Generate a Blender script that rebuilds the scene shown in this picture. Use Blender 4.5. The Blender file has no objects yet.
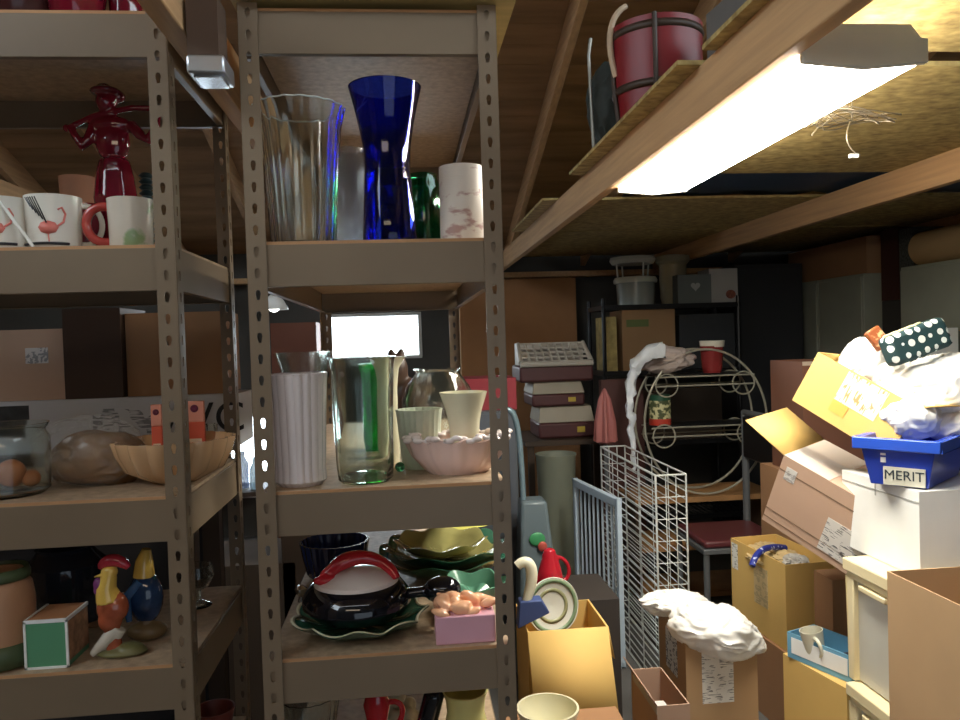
import bpy, math, random
from mathutils import Vector, Matrix, Euler, noise
R = math.radians
PI = math.pi
SC = bpy.context.scene
COL = SC.collection
EYE = 1.45
# ---------------------------------------------------------------- camera
YAW, PITCH, ROLL, FPX = .0961, -.025, -.0315, 770.5
fw = Vector((math.sin(YAW)*math.cos(PITCH), math.cos(YAW)*math.cos(PITCH), math.sin(PITCH)))
rt0 = Vector((math.cos(YAW), -math.sin(YAW), 0)); up0 = rt0.cross(fw)
rt = rt0*math.cos(ROLL)+up0*math.sin(ROLL); up = up0*math.cos(ROLL)-rt0*math.sin(ROLL)
cam_d = bpy.data.cameras.new('camera'); cam = bpy.data.objects.new('camera', cam_d); COL.objects.link(cam)
cam.matrix_world = Matrix((( rt.x, up.x, -fw.x, 0), (rt.y, up.y, -fw.y, 0), (rt.z, up.z, -fw.z, EYE), (0, 0, 0, 1)))
cam_d.sensor_width = 36; cam_d.lens = FPX/960*36; cam_d.clip_start = .05
SC.camera = cam
# ---------------------------------------------------------------- world and light
w = bpy.data.worlds.new('world'); SC.world = w; w.use_nodes = True
bg = w.node_tree.nodes['Background']; bg.inputs[0].default_value = (.80, .92, 1, 1); bg.inputs[1].default_value = 7.0
def area(name, loc, target, sx, sy, power, col):
    l = bpy.data.lights.new(name, 'AREA'); l.shape = 'RECTANGLE'; l.size = sx; l.size_y = sy; l.energy = power; l.color = col
    o = bpy.data.objects.new(name, l); COL.objects.link(o); o.location = loc
    o.rotation_euler = (Vector(target)-Vector(loc)).to_track_quat('-Z', 'Y').to_euler()
    return o
area('garage_door_daylight', (.9, -1.6, .9), (1.0, 2.5, .7), 2.2, 1.3, 8, (.72, .86, 1))
area('warm_fill_behind', (-.3, -.7, 2.02), (.1, 1.5, 1.1), 1.2, .2, 3.2, (1, .80, .58))  # warm fill light added behind the camera, not a fixture of the garage
area('window_daylight', (-.23, 6.5, 1.6), (-.1, 1.5, 1.0), .9, .6, 30, (.85, .95, 1))
area('low_window_daylight', (-1.35, 6.5, .8), (-.6, 2, .5), .8, .8, 14, (.7, .85, 1))
SC.view_settings.view_transform = 'Standard'
try: SC.view_settings.look = 'None'
except Exception: pass
SC.view_settings.gamma = 1; SC.view_settings.exposure = 0.0; SC.view_settings.use_curve_mapping = False
LAMP = 42.0

# ---------------------------------------------------------------- measuring helpers
def ray(x, y): return fw*FPX + rt*(x-480) - up*(y-360)
def at(x, y, Y):
    d = ray(x, y); p = d*(Y/d.y); return Vector((p.x, p.y, p.z+EYE))
def on(x, y, z):
    d = ray(x, y); p = d*((z-EYE)/d.z); return Vector((p.x, p.y, z))

# ---------------------------------------------------------------- materials
MATS = {}
def mat(name, col, rough=.6, metal=0, trans=0, ior=1.45, var=.0, scale=8, stretch=(1, 1, 1), bump=0, col2=None, emit=0, spec=.5, alpha=1, coat=0, sub=0, thr=None):
    if name in MATS: return MATS[name]
    m = bpy.data.materials.new(name); m.use_nodes = True; nt = m.node_tree; N = nt.nodes; L = nt.links
    b = N['Principled BSDF']; c = (*col, 1)
    b.inputs['Base Color'].default_value = c; b.inputs['Roughness'].default_value = rough; b.inputs['Metallic'].default_value = metal
    b.inputs['Transmission Weight'].default_value = trans; b.inputs['IOR'].default_value = ior
    b.inputs['Specular IOR Level'].default_value = spec; b.inputs['Alpha'].default_value = alpha; b.inputs['Coat Weight'].default_value = coat
    if sub: b.inputs['Subsurface Weight'].default_value = sub; b.inputs['Subsurface Scale'].default_value = .02
    if emit: b.inputs['Emission Color'].default_value = c; b.inputs['Emission Strength'].default_value = emit
    tc = N.new('ShaderNodeTexCoord'); mp = N.new('ShaderNodeMapping'); mp.inputs['Scale'].default_value = stretch
    L.new(tc.outputs['Object'], mp.inputs[0])
    nz = N.new('ShaderNodeTexNoise'); nz.inputs['Scale'].default_value = scale; nz.inputs['Detail'].default_value = 5; L.new(mp.outputs[0], nz.inputs[0])
    if not trans:
        rp = N.new('ShaderNodeValToRGB'); e = rp.color_ramp.elements
        v = max(var, .04)
        e[0].position = .3; e[1].position = .7
        if thr: e[0].position, e[1].position = thr
        e[0].color = (*[max(0, x*(1-v)) for x in col], 1); e[1].color = (*(col2 if col2 else [min(1, x*(1+v)) for x in col]), 1)
        L.new(nz.outputs[0], rp.inputs[0]); L.new(rp.outputs[0], b.inputs['Base Color'])
    if bump:
        bp = N.new('ShaderNodeBump'); bp.inputs['Strength'].default_value = bump; bp.inputs['Distance'].default_value = .01
        L.new(nz.outputs[0], bp.inputs['Height']); L.new(bp.outputs[0], b.inputs['Normal'])
    MATS[name] = m; return m
def osb_mat():
    m = mat('osb', (.36, .24, .08), .8, var=.35, scale=26, stretch=(1, 1.5, 1), bump=.2, col2=(.52, .38, .14)); return m
def dots_mat():
    m = bpy.data.materials.new('polka_dot'); m.use_nodes = True; N = m.node_tree.nodes; L = m.node_tree.links; b = N['Principled BSDF']
    b.inputs['Roughness'].default_value = .75
    tc = N.new('ShaderNodeTexCoord'); v = N.new('ShaderNodeTexVoronoi'); v.inputs['Scale'].default_value = 34; v.inputs['Randomness'].default_value = .35
    pass
    L.new(tc.outputs['Object'], v.inputs[0]); rp = N.new('ShaderNodeValToRGB'); e = rp.color_ramp.elements; rp.color_ramp.interpolation = 'CONSTANT'
    e[0].color = (.75, .8, .78, 1); e[1].position = .36; e[1].color = (.012, .045, .05, 1)
    L.new(v.outputs['Distance'], rp.inputs[0]); L.new(rp.outputs[0], b.inputs['Base Color']); return m
def print_mat(name, paper, ink, sx=40, sy=90, amt=.5):
    m = bpy.data.materials.new(name); m.use_nodes = True; N = m.node_tree.nodes; L = m.node_tree.links; b = N['Principled BSDF']
    b.inputs['Roughness'].default_value = .5
    tc = N.new('ShaderNodeTexCoord'); mp = N.new('ShaderNodeMapping'); mp.inputs['Scale'].default_value = (sx, sx, sy); L.new(tc.outputs['Object'], mp.inputs[0])
    def noi(vec, sc, det, th):
        a = N.new('ShaderNodeTexNoise'); a.inputs['Scale'].default_value = sc; a.inputs['Detail'].default_value = det; L.new(vec, a.inputs[0])
        g = N.new('ShaderNodeMath'); g.operation = 'GREATER_THAN'; g.inputs[1].default_value = th; L.new(a.outputs[0], g.inputs[0]); return g.outputs[0]
    mu = N.new('ShaderNodeMath'); mu.operation = 'MULTIPLY'; L.new(noi(mp.outputs[0], 2.2, 1, amt), mu.inputs[0]); L.new(noi(tc.outputs['Object'], 34, 0, .46), mu.inputs[1])
    mx = N.new('ShaderNodeMix'); mx.data_type = 'RGBA'; mx.inputs[6].default_value = (*paper, 1); mx.inputs[7].default_value = (*ink, 1)
    L.new(mu.outputs[0], mx.inputs[0]); L.new(mx.outputs[2], b.inputs['Base Color']); return m
steel = mat('taupe_paint', (.215, .155, .10), .42, var=.07, scale=5, bump=.03)
board = mat('particle_board', (.44, .32, .21), .5, var=.2, scale=60, bump=.1)
wood = mat('joist_wood', (.52, .31, .15), .7, var=.14, scale=4, stretch=(14, .6, 14), bump=.12)
roofw = mat('roof_boards', (.34, .20, .10), .8, var=.3, scale=3, stretch=(.5, 3, 3), bump=.1)
osb = osb_mat()
dark = mat('dark_gap', (.02, .03, .05), .8)
cardb = mat('cardboard', (.50, .32, .17), .85, var=.06, scale=4)
cardy = mat('yellow_cardboard', (.72, .47, .15), .8, var=.05, scale=4)
cardk = mat('brown_cardboard', (.34, .18, .09), .85, var=.08, scale=4)
cardp = mat('pinkish_cardboard', (.50, .33, .24), .8, var=.06, scale=4)
white = mat('white_card', (.86, .86, .84), .6, var=.02)
glass = mat('clear_glass', (.88, .93, .90), .08, trans=1, ior=1.36)
glassg = mat('grey_glass', (.72, .74, .78), .25, trans=1)
glassb = mat('cobalt_glass', (.02, .05, .62), .04, trans=1)
glassgr = mat('green_glass', (.10, .50, .28), .06, trans=1)
glassdk = mat('dark_glass', (.10, .12, .17), .05, trans=.85)
milk = mat('milk_glass', (.80, .70, .68), .18, var=.03, coat=.4)
milkpink = mat('pinkish_milk_glass', (.80, .58, .52), .2, var=.05, coat=.4)
cream = mat('cream_ceramic', (.74, .70, .50), .25, coat=.3)
creampl = mat('cream_plastic', (.80, .68, .42), .45)
black = mat('black_glaze', (.008, .008, .012), .06, coat=.5)
blackm = mat('black_metal', (.02, .02, .022), .4, metal=.6)
red = mat('red_glaze', (.55, .02, .03), .12, coat=.5)
crimson = mat('crimson_glaze', (.16, .006, .018), .1, coat=.6, var=.3)
navy = mat('navy_glaze', (.02, .03, .11), .2, coat=.4)
dgreen = mat('dark_green_glaze', (.03, .11, .07), .15, coat=.4, var=.2)
mgreen = mat('sage_green_glaze', (.12, .30, .20), .2, coat=.3, var=.15)
olive = mat('olive_glaze', (.26, .24, .09), .18, coat=.4, var=.3)
wire = mat('galvanised_wire', (.78, .82, .80), .3, metal=.35)
chrome = mat('chrome', (.8, .8, .8), .12, metal=1)
greyst = mat('grey_steel', (.16, .17, .18), .4, metal=.3)
plast = mat('white_plastic_bag', (.95, .94, .91), .4, bump=.12, scale=25, sub=.0)
clearbag = mat('clear_plastic_bag', (.80, .76, .70), .12, bump=.6, scale=18, alpha=.10)
bluepl = mat('blue_plastic', (.02, .055, .45), .3, coat=.2)
paper = print_mat('printed_label', (.85, .83, .78), (.30, .29, .28), 14, 110, .56)
tape = mat('packing_tape', (.58, .45, .30), .18, coat=.5)
tapew = mat('pale_tape', (.75, .70, .66), .2, coat=.5)

# ---------------------------------------------------------------- mesh builder
class MB:
    def __init__(s): s.v = []; s.f = []; s.mi = []; s.cur = 0
    def add(s, vs, fs):
        n = len(s.v); s.v += [Vector(v) for v in vs]; s.f += [[i+n for i in f] for f in fs]; s.mi += [s.cur]*len(fs); return s
    def box(s, a, b, M=None):
        (x0, y0, z0), (x1, y1, z1) = a, b
        vs = [Vector(p) for p in ((x0, y0, z0), (x1, y0, z0), (x1, y1, z0), (x0, y1, z0), (x0, y0, z1), (x1, y0, z1), (x1, y1, z1), (x0, y1, z1))]
        if M: vs = [M @ v for v in vs]
        return s.add(vs, [(0, 3, 2, 1), (4, 5, 6, 7), (0, 1, 5, 4), (1, 2, 6, 5), (2, 3, 7, 6), (3, 0, 4, 7)])
    def prism(s, pts, h, M=None):          # pts in xy extruded along z by h
        n = len(pts); vs = [Vector((x, y, 0)) for x, y in pts]+[Vector((x, y, h)) for x, y in pts]
        if M: vs = [M @ v for v in vs]
        return s.add(vs, [list(range(n))[::-1], list(range(n, 2*n))]+[(i, (i+1) % n, (i+1) % n+n, i+n) for i in range(n)])
    def lathe(s, prof, n=40, c=(0, 0, 0), fn=None, M=None, close=True):
        vs = []; fs = []; c = Vector(c)
        for k, (r, z) in enumerate(prof):
            for j in range(n):
                t = 2*PI*j/n; rr, zz = (fn(t, r, z, k) if fn else (r, z)); rr = max(rr, 1e-5)
                v = Vector((rr*math.cos(t), rr*math.sin(t), zz))+c
                vs.append(M @ v if M else v)
        for k in range(len(prof)-1):
            for j in range(n): a = k*n+j; b = k*n+(j+1) % n; fs.append((a, b, b+n, a+n))
        if close:
            if prof[0][0] > 1e-4: fs.append(list(range(n))[::-1])
            if prof[-1][0] > 1e-4: fs.append([(len(prof)-1)*n+j for j in range(n)])
        return s.add(vs, fs)
    def tube(s, pts, r, n=8, closed=False):
        pts = [Vector(p) for p in pts]; m = len(pts); rs = r if isinstance(r, (list, tuple)) else [r]*m; vs = []; fs = []
        prev = None
        for i, p in enumerate(pts):
            a = pts[i-1] if (i > 0 or closed) else p; b = pts[(i+1) % m] if (i < m-1 or closed) else p
            t = (b-a).normalized() if (b-a).length > 1e-9 else Vector((0, 0, 1))
            if prev is None:
                u = t.orthogonal().normalized()
            else:
                u = (prev-t*prev.dot(t)); u = u.normalized() if u.length > 1e-6 else t.orthogonal().normalized()
            prev = u; w_ = t.cross(u)
            for j in range(n):
                q = 2*PI*j/n; vs.append(p+(u*math.cos(q)+w_*math.sin(q))*rs[i])
        for i in range(m if closed else m-1):
            for j in range(n):
                a = i*n+j; b = i*n+(j+1) % n; c = ((i+1) % m)*n; fs.append((a, b, c+(j+1) % n, c+j))
        if not closed: fs += [list(range(n))[::-1], [(m-1)*n+j for j in range(n)]]
        return s.add(vs, fs)
    def ball(s, c, r, n=18, m=10, M=None):
        rx, ry, rz = (r, r, r) if not isinstance(r, (tuple, list)) else r
        c = Vector(c); vs = []; fs = []
        for k in range(m+1):
            ph = PI*k/m
            for j in range(n):
                t = 2*PI*j/n; v = Vector((rx*math.sin(ph)*math.cos(t), ry*math.sin(ph)*math.sin(t), -rz*math.cos(ph)))
                vs.append((M @ v if M else v)+c)
        for k in range(m):
            for j in range(n): a = k*n+j; b = k*n+(j+1) % n; fs.append((a, b, b+n, a+n))
        return s.add(vs, fs)
    def build(s, name, m, parent=None, bevel=0, remesh=0, solid=0, sub=0, sharp=38, smooth=True):
        me = bpy.data.meshes.new(name); me.from_pydata([tuple(v) for v in s.v], [], s.f)
        import bmesh
        bm = bmesh.new(); bm.from_mesh(me); bmesh.ops.remove_doubles(bm, verts=bm.verts, dist=1e-6)
        if not solid: bmesh.ops.recalc_face_normals(bm, faces=bm.faces)
        bm.to_mesh(me); bm.free()
        for mm in (m if isinstance(m, (list, tuple)) else [m]): me.materials.append(mm)
        if isinstance(m, (list, tuple)) and len(m) > 1 and len(me.polygons) == len(s.mi):
            for p, i in zip(me.polygons, s.mi): p.material_index = i
        o = bpy.data.objects.new(name, me); COL.objects.link(o)
        if smooth:
            me.polygons.foreach_set('use_smooth', [True]*len(me.polygons)); me.set_sharp_from_angle(angle=R(sharp))
        if solid: k = o.modifiers.new('thick', 'SOLIDIFY'); k.thickness = solid; k.offset = 0
        if bevel: k = o.modifiers.new('bevel', 'BEVEL'); k.width = bevel; k.segments = 2; k.limit_method = 'ANGLE'
        if remesh:
            k = o.modifiers.new('fuse', 'REMESH'); k.mode = 'VOXEL'; k.voxel_size = remesh; k.use_smooth_shade = True
            k = o.modifiers.new('soft', 'SMOOTH'); k.factor = .5; k.iterations = 3
        if sub: k = o.modifiers.new('sub', 'SUBSURF'); k.levels = sub; k.render_levels = sub
        if parent: o.parent = parent
        return o
def empty(name, loc=(0, 0, 0), rot=(0, 0, 0)):
    o = bpy.data.objects.new(name, None); COL.objects.link(o); o.location = loc; o.rotation_euler = rot; o.empty_display_size = .05; return o
def tag(o, label, cat, group=None, kind=None):
    o['label'] = label; o['category'] = cat
    if group: o['group'] = group
    if kind: o['kind'] = kind
    return o
def thing(name, label, cat, loc=(0, 0, 0), rot=(0, 0, 0), group=None): return tag(empty(name, loc, rot), label, cat, group)
def struct(o): o['kind'] = 'structure'; return o
def copy_tree(o, parent=None):
    c = o.copy(); COL.objects.link(c); c.parent = parent
    for ch in [x for x in COL.objects if x.parent == o]: copy_tree(ch, c)
    return c
def text_obj(name, s, size, m, parent, M, ext=.0006):
    cu = bpy.data.curves.new(name, 'FONT'); cu.body = s; cu.size = size; cu.extrude = ext; cu.align_x = 'CENTER'; cu.align_y = 'CENTER'
    t = bpy.data.objects.new(name, cu); COL.objects.link(t); dg = bpy.context.evaluated_depsgraph_get(); dg.update()
    me = bpy.data.meshes.new_from_object(t.evaluated_get(dg)); COL.objects.unlink(t); bpy.data.objects.remove(t)
    me.materials.clear(); me.materials.append(m); o = bpy.data.objects.new(name, me); COL.objects.link(o); o.parent = parent; o.matrix_local = M
    return o

# ================================================================ the room
X0, X1, Y0, Y1 = -3.2, 3.6, -2.4, 6.05
struct(MB().box((X0, Y0, -.1), (X1, Y1, 0)).build('floor', mat('concrete_floor', (.11, .105, .10), .8, var=.2, scale=3, bump=.1)))
wallm = mat('wall_paint', (.085, .08, .072), .9, var=.15, scale=2)
w1 = (-.60, .13, 1.33, 1.69); w2 = (-1.60, -1.03, .30, .95)
b = MB()
xs = [X0, w2[0], w2[1], w1[0], w1[1], X1]
for a_, b_, z in ((0, 1, None), (1, 2, w2), (2, 3, None), (3, 4, w1), (4, 5, None)):
    if z is None: b.box((xs[a_], Y1, 0), (xs[b_], Y1+.12, 2.2))
    else: b.box((xs[a_], Y1, 0), (xs[b_], Y1+.12, z[2])); b.box((xs[a_], Y1, z[3]), (xs[b_], Y1+.12, 2.2))
struct(b.build('wall_back', wallm))
struct(MB().box((X0-.1, Y0, 0), (X0, Y1, 3)).build('wall_left', mat('plank_wall', (.30, .20, .12), .85, var=.3, scale=3, stretch=(6, .5, 6))))
struct(MB().box((X1, Y0, 0), (X1+.1, Y1, 3)).build('wall_right', wallm))
struct(MB().box((X0, Y0-.1, 0), (X1, Y0, 4.6)).build('wall_front', wallm))
def window(nm, q):
    x0, x1, z0, z1 = q; g = MB()
    g.box((x0, Y1-.02, z0), (x1, Y1+.1, z0+.025)).box((x0, Y1-.02, z1-.025), (x1, Y1+.1, z1)).box((x0, Y1-.02, z0+.025), (x0+.025, Y1+.1, z1-.025)).box((x1-.025, Y1-.02, z0+.025), (x1, Y1+.1, z1-.025))
    o = struct(g.build(nm, mat('window_frame_paint', (.55, .55, .52), .5), bevel=.003))
    MB().box((x0+.025, Y1+.05, z0+.025), (x1-.025, Y1+.054, z1-.025)).build('window_pane', mat('window_glass', (.9, .95, 1), .05, alpha=.1), o)
window('window_1', w1); window('window_2', w2)
# sloping roof: boards laid over rafters, falling towards the back wall
SL = math.atan(.322)
def roofz(Y): return 2.294+.322*(5.2-Y)       # underside of the rafters
b = MB(); y = Y1+.15
while y > Y0-.2:
    za, zb = roofz(y)+.15, roofz(y-.142)+.15
    b.add([(X0, y, za), (X1, y, za), (X1, y-.138, zb-.0013), (X0, y-.138, zb-.0013), (X0, y, za+.02), (X1, y, za+.02), (X1, y-.138, zb+.019), (X0, y-.138, zb+.019)],
          [(0, 3, 2, 1), (4, 5, 6, 7), (0, 1, 5, 4), (1, 2, 6, 5), (2, 3, 7, 6), (3, 0, 4, 7)]); y -= .142
struct(b.build('ceiling', roofw))
struct(MB().add([(X0, Y1+.2, roofz(Y1+.2)+.175), (X1, Y1+.2, roofz(Y1+.2)+.175), (X1, Y0-.2, roofz(Y0-.2)+.175), (X0, Y0-.2, roofz(Y0-.2)+.175)], [(0, 1, 2, 3)]).build('trim_1', dark, solid=.01))
for i, x in enumerate((-2.23, -1.62, -1.01, -.40, .21, .82, 1.43, 2.04, 2.65)):
    g = MB(); ya, yb = Y1, Y0
    g.add([(x-.019, ya, roofz(ya)), (x+.019, ya, roofz(ya)), (x+.019, yb, roofz(yb)), (x-.019, yb, roofz(yb)), (x-.019, ya, roofz(ya)+.148), (x+.019, ya, roofz(ya)+.148), (x+.019, yb, roofz(yb)+.148), (x-.019, yb, roofz(yb)+.148)],
          [(0, 3, 2, 1), (4, 5, 6, 7), (0, 1, 5, 4), (1, 2, 6, 5), (2, 3, 7, 6), (3, 0, 4, 7)])
    struct(g.build('trim_%d' % (i+2), wood, bevel=.002))
# horizontal joists
def joist(n, x, z0, z1, ya=.2, yb=Y1, m=wood): struct(MB().box((x, ya, z0), (x+.038, yb, z1)).build('trim_%d' % n, m, bevel=.003))
joist(20, .722, 1.97, 2.09); joist(21, 2.0, 1.975, 2.09); joist(22, -.380, 1.97, 2.09, ya=.9); joist(23, 3.2, 1.97, 2.09); joist(24, -1.7, 2.055, 2.19)
struct(MB().box((-3.2, 5.9, 1.93), (3.6, 6.04, 1.97)).build('trim_25', wood))
# loft floor of oriented strand board
for i, (xa, xb, ya, yb) in enumerate(((.69, 3.6, -1, 1.70), (.665, 3.6, 1.79, 3.00), (.655, 3.6, 3.54, 4.56), (.9, 3.6, 4.58, 5.95))):
    struct(MB().box((xa, ya, 2.09), (xb, yb, 2.101)).build('trim_%d' % (30+i), osb))

# ================================================================ steel racks
def post(parent, x, y, sx, sy, h, name='post'):
    """angle post with keyhole slots in both flanges; (x,y) the outer corner, sx/sy point into the rack"""
    W, P = .034, .0381; n = int(h/P); g = MB()
    for ax in (0, 1):
        for k in range(n):
            z = k*P
            out = [(0, 0), (.5, 0), (1, 0), (1, .5), (1, 1), (.5, 1), (0, 1), (0, .5)]
            hol = [(.42, .30), (.5, .27), (.58, .30), (.64, .58), (.6, .72), (.5, .76), (.4, .72), (.36, .58)]
            vs = []
            for (a, c) in out+hol:
                q = a*W; vs.append((x+sx*q, y, z+c*P) if ax == 0 else (x, y+sy*q, z+c*P))
            g.add(vs, [(i, (i+1) % 8, (i+1) % 8+8, i+8) for i in range(8)])
    return g.build(name, steel, parent, solid=.0022, smooth=False)
def beam(parent, p, q, z, h=.075, inward=(0, 1)):
    """folded beam between p and q (xy), top at z, lips folded inward"""
    p, q, n = Vector((*p, 0)), Vector((*q, 0)), Vector((*inward, 0)); g = MB(); t = .0018; L = .014
    def slab(a, b_, z0, z1): g.add([p+n*a+Vector((0, 0, z0)), q+n*a+Vector((0, 0, z0)), q+n*b_+Vector((0, 0, z0)), p+n*b_+Vector((0, 0, z0)), p+n*a+Vector((0, 0, z1)), q+n*a+Vector((0, 0, z1)), q+n*b_+Vector((0, 0, z1)), p+n*b_+Vector((0, 0, z1))],
        [(0, 3, 2, 1), (4, 5, 6, 7), (0, 1, 5, 4), (1, 2, 6, 5), (2, 3, 7, 6), (3, 0, 4, 7)])
    slab(0, t, z-h, z); slab(t, L, z-h, z-h+t); slab(t, L*1.6, z-t, z)
    return g.build('beam', steel, parent, bevel=.001)
def rack(label, x0, x1, y0, y1, zs, H):
    t = thing('shelving_rack', label, 'shelving rack', (x0, y0, 0), group='brown boltless steel shelving racks')
    Wd, Dp = x1-x0, y1-y0
    for (x, y, sx, sy) in ((0, 0, 1, 1), (Wd, 0, -1, 1), (0, Dp, 1, -1), (Wd, Dp, -1, -1)): post(t, x, y, sx, sy, H)
    for z in zs:
        beam(t, (.006, .004), (Wd-.006, .004), z, inward=(0, 1)); beam(t, (.006, Dp-.004), (Wd-.006, Dp-.004), z, inward=(0, -1))
        beam(t, (.004, .03), (.004, Dp-.03), z, inward=(1, 0)); beam(t, (Wd-.004, .03), (Wd-.004, Dp-.03), z, inward=(-1, 0))
        MB().box((.008, .007, z-.012), (Wd-.008, Dp-.007, z+.006)).build('shelf_board', board, t)
        MB().box((.034, .0055, z+.0002), (Wd-.034, .0072, z+.0055)).build('board_edge', mat('raw_board_edge', (.50, .27, .13), .8), t)
    return t
CX0, CX1, CY0, CY1 = -.2737, .1833, 1.4024, 2.592
CZ = [2.045, 1.6325, 1.184, .8795, .575, .27]
LX0, LX1, LY0, LY1 = -1.309, -.395, 1.40, 1.857
LZ = [2.037, 1.631, 1.187, .886, .575, .27]
rack('narrow ended steel rack in the middle, cobalt vase on its upper shelf', CX0, CX1, CY0, CY1, CZ, 2.06)
rack('wide steel rack at the left edge holding mugs and the peach bowl', LX0, LX1, LY0, LY1, LZ, 2.06)
S = .006   # board top above the beam top

# ---------------------------------------------------------------- measured turned objects
def turned(name, label, cat, px, Y, zs, ybase, prof, m, wall=0, n=40, fn=None, group=None, parent=None, part=False, closed_top=False, bevel=0, ref=None):
    """prof: (image row, half width) pairs from base to rim, turned into metres at depth Y; stands on height zs"""
    rows = [p[0] for p in prof]; ytop = rows[-1]
    o0 = at(px, ybase, Y); zt = at(px, ytop, Y).z; k = Y/FPX/math.cos(0)*1.0
    def zz(r): return (ybase-r)/(ybase-ytop)*(zt-zs) if ybase != ytop else 0
    P = [(h*k, zz(r)) for r, h in prof]
    if wall:
        fl = max(wall*1.6, .003); Q = [(0, 0)]+P+[(max(r-wall, .001), z if i else z) for i, (r, z) in enumerate(reversed(P)) if z > fl]+[(max(P[0][0]-wall, .001), fl), (0, fl)]
    elif closed_top: Q = [(0, 0)]+P+[(0, P[-1][1])]
    else: Q = [(0, 0)]+P
    g = MB().lathe(Q, n, fn=fn)
    if part: return g.build(name, m, parent, bevel=bevel), k
    o = g.build(name, m, parent, bevel=bevel); o.location = (o0.x, Y, zs+.0005)
    tag(o, label, cat, group); return o
def rib(nr, amp): return lambda t, r, z, k: (r*(1+amp*math.cos(nr*t)), z)
def bez(p, n=24):
    P = [Vector(q) for q in p]; out = []
    for i in range(n+1):
        t = i/n; Q = P[:]
        while len(Q) > 1: Q = [Q[j].lerp(Q[j+1], t) for j in range(len(Q)-1)]
        out.append(Q[0])
    return out

# --- middle rack, upper shelf
z = CZ[1]+S
turned('ribbed_glass_vase', 'tall clear ribbed glass vase flaring to a scalloped rim, left of the cobalt vase', 'vase', 304, 1.53, z, 243, [(243, 28), (238, 31), (200, 33), (160, 36), (130, 39), (116, 42), (110, 44)], glass, .003, 128, rib(18, .022))
rx_ = 44*1.53/FPX; MB().tube([((rx_-.001)*(1+.022*math.cos(18*a))*math.cos(a), (rx_-.001)*(1+.022*math.cos(18*a))*math.sin(a), at(304, 110, 1.53).z-z+.001) for a in [2*PI*j/144 for j in range(144)]], .0016, 6, True).build('rim', mat('rim_glint_glass', (.75, .80, .78), .1), [q for q in COL.objects if q.name == 'ribbed_glass_vase'][0])  # opaque pale ring paints in the glints along the glass rim
turned('cobalt_vase', 'tall cobalt blue glass vase with a pinched waist and flared mouth', 'vase', 390, 1.55, z, 243, [(243, 25), (238, 27), (215, 25.5), (190, 24), (165, 22.5), (145, 23.5), (122, 27.5), (103, 32), (88, 36)], glassb, .0035, 56)
turned('frosted_glass_vase', 'grey translucent glass vase standing between ribbed vase and cobalt vase', 'vase', 353, 1.78, z, 243, [(243, 17), (235, 19), (200, 20), (170, 19), (160, 16), (154, 13), (150, 14)], glassg, .003)
turned('green_glass_jar', 'green glass jar half hidden behind the cobalt vase', 'jar', 425, 1.74, z, 240, [(240, 15), (232, 18), (200, 18), (185, 17), (178, 14), (175, 14)], glassgr, .003)
marb = mat('marbled_white_ceramic', (.62, .40, .36), .35, var=.1, scale=20, stretch=(1, 1, 2.2), col2=(.86, .78, .70), thr=(.40, .47))
turned('marbled_cup', 'white straight sided cup with dark pink marbling at the right of its shelf', 'cup', 463, 1.52, z, 241, [(241, 21), (238, 22.5), (200, 22), (172, 22), (168, 22)], marb, .004)
# --- middle rack, second shelf
z = CZ[2]+S
def hob(t, r, z_, k): return (r*(1+.05*abs(math.sin(10*t))+.02*math.sin(z_*190)), z_)
turned('milk_glass_vase', 'white milk glass vase with bumpy vertical ribs, front left on its shelf', 'vase', 301, 1.475, z, 489, [(489, 20), (484, 24), (470, 24), (430, 25), (400, 27), (385, 28), (374, 28)]+[(373, 27)], milk, .004, 100, hob)
turned('flared_clear_vase', 'clear glass vase with a flared lip behind the white milk glass vase', 'vase', 308, 1.72, z, 470, [(470, 14), (460, 16), (420, 18), (385, 20), (365, 24), (355, 27), (352, 28)], glass, .003)
turned('cylinder_vase', 'large clear greenish cylinder vase with swirled base beside milk glass vase', 'vase', 366, 1.478, z, 487, [(487, 24), (484, 27), (470, 28), (440, 29), (400, 30), (370, 31), (360, 32), (357, 34)], mat('faint_green_glass', (.86, .94, .89), .05, trans=1, ior=1.38), .0035, 60, lambda t, r, z_, k: (r*(1+.012*math.sin(9*t+z_*60)), z_))
turned('green_bottle_vase', 'bright green glass vase seen through the large cylinder vase', 'vase', 377, 1.80, z, 455, [(455, 11), (440, 13), (400, 12), (375, 13), (368, 15), (364, 15)], mat('emerald_glass', (.02, .62, .14), .1, trans=.75), .003)
turned('trumpet_vase', 'pale cream trumpet vase with curled lip behind the cylinder vase', 'vase', 391, 1.68, z, 470, [(470, 9), (462, 10), (420, 9), (390, 9), (370, 11), (360, 16), (357, 19)], cream, .003)
turned('ginger_jar', 'round clear glass fishbowl jar with dark rim, behind the small cream pot', 'jar', 440, 1.80, z, 455, [(455, 22), (440, 32), (420, 36), (400, 36), (386, 31), (376, 24), (372, 22), (369, 24)], glass, .003, 48, lambda t, r, z_, k: (r*(1+.03*math.sin(8*t+z_*25)), z_))
turned('ribbed_cup', 'pale green ribbed ceramic tumbler between cylinder vase and ruffled planter', 'cup', 421, 1.60, z, 473, [(473, 15), (468, 18), (440, 20), (415, 22), (409, 23)], mat('pale_green_ceramic', (.55, .60, .48), .3, coat=.3), .004, 80, rib(22, .025))
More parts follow.
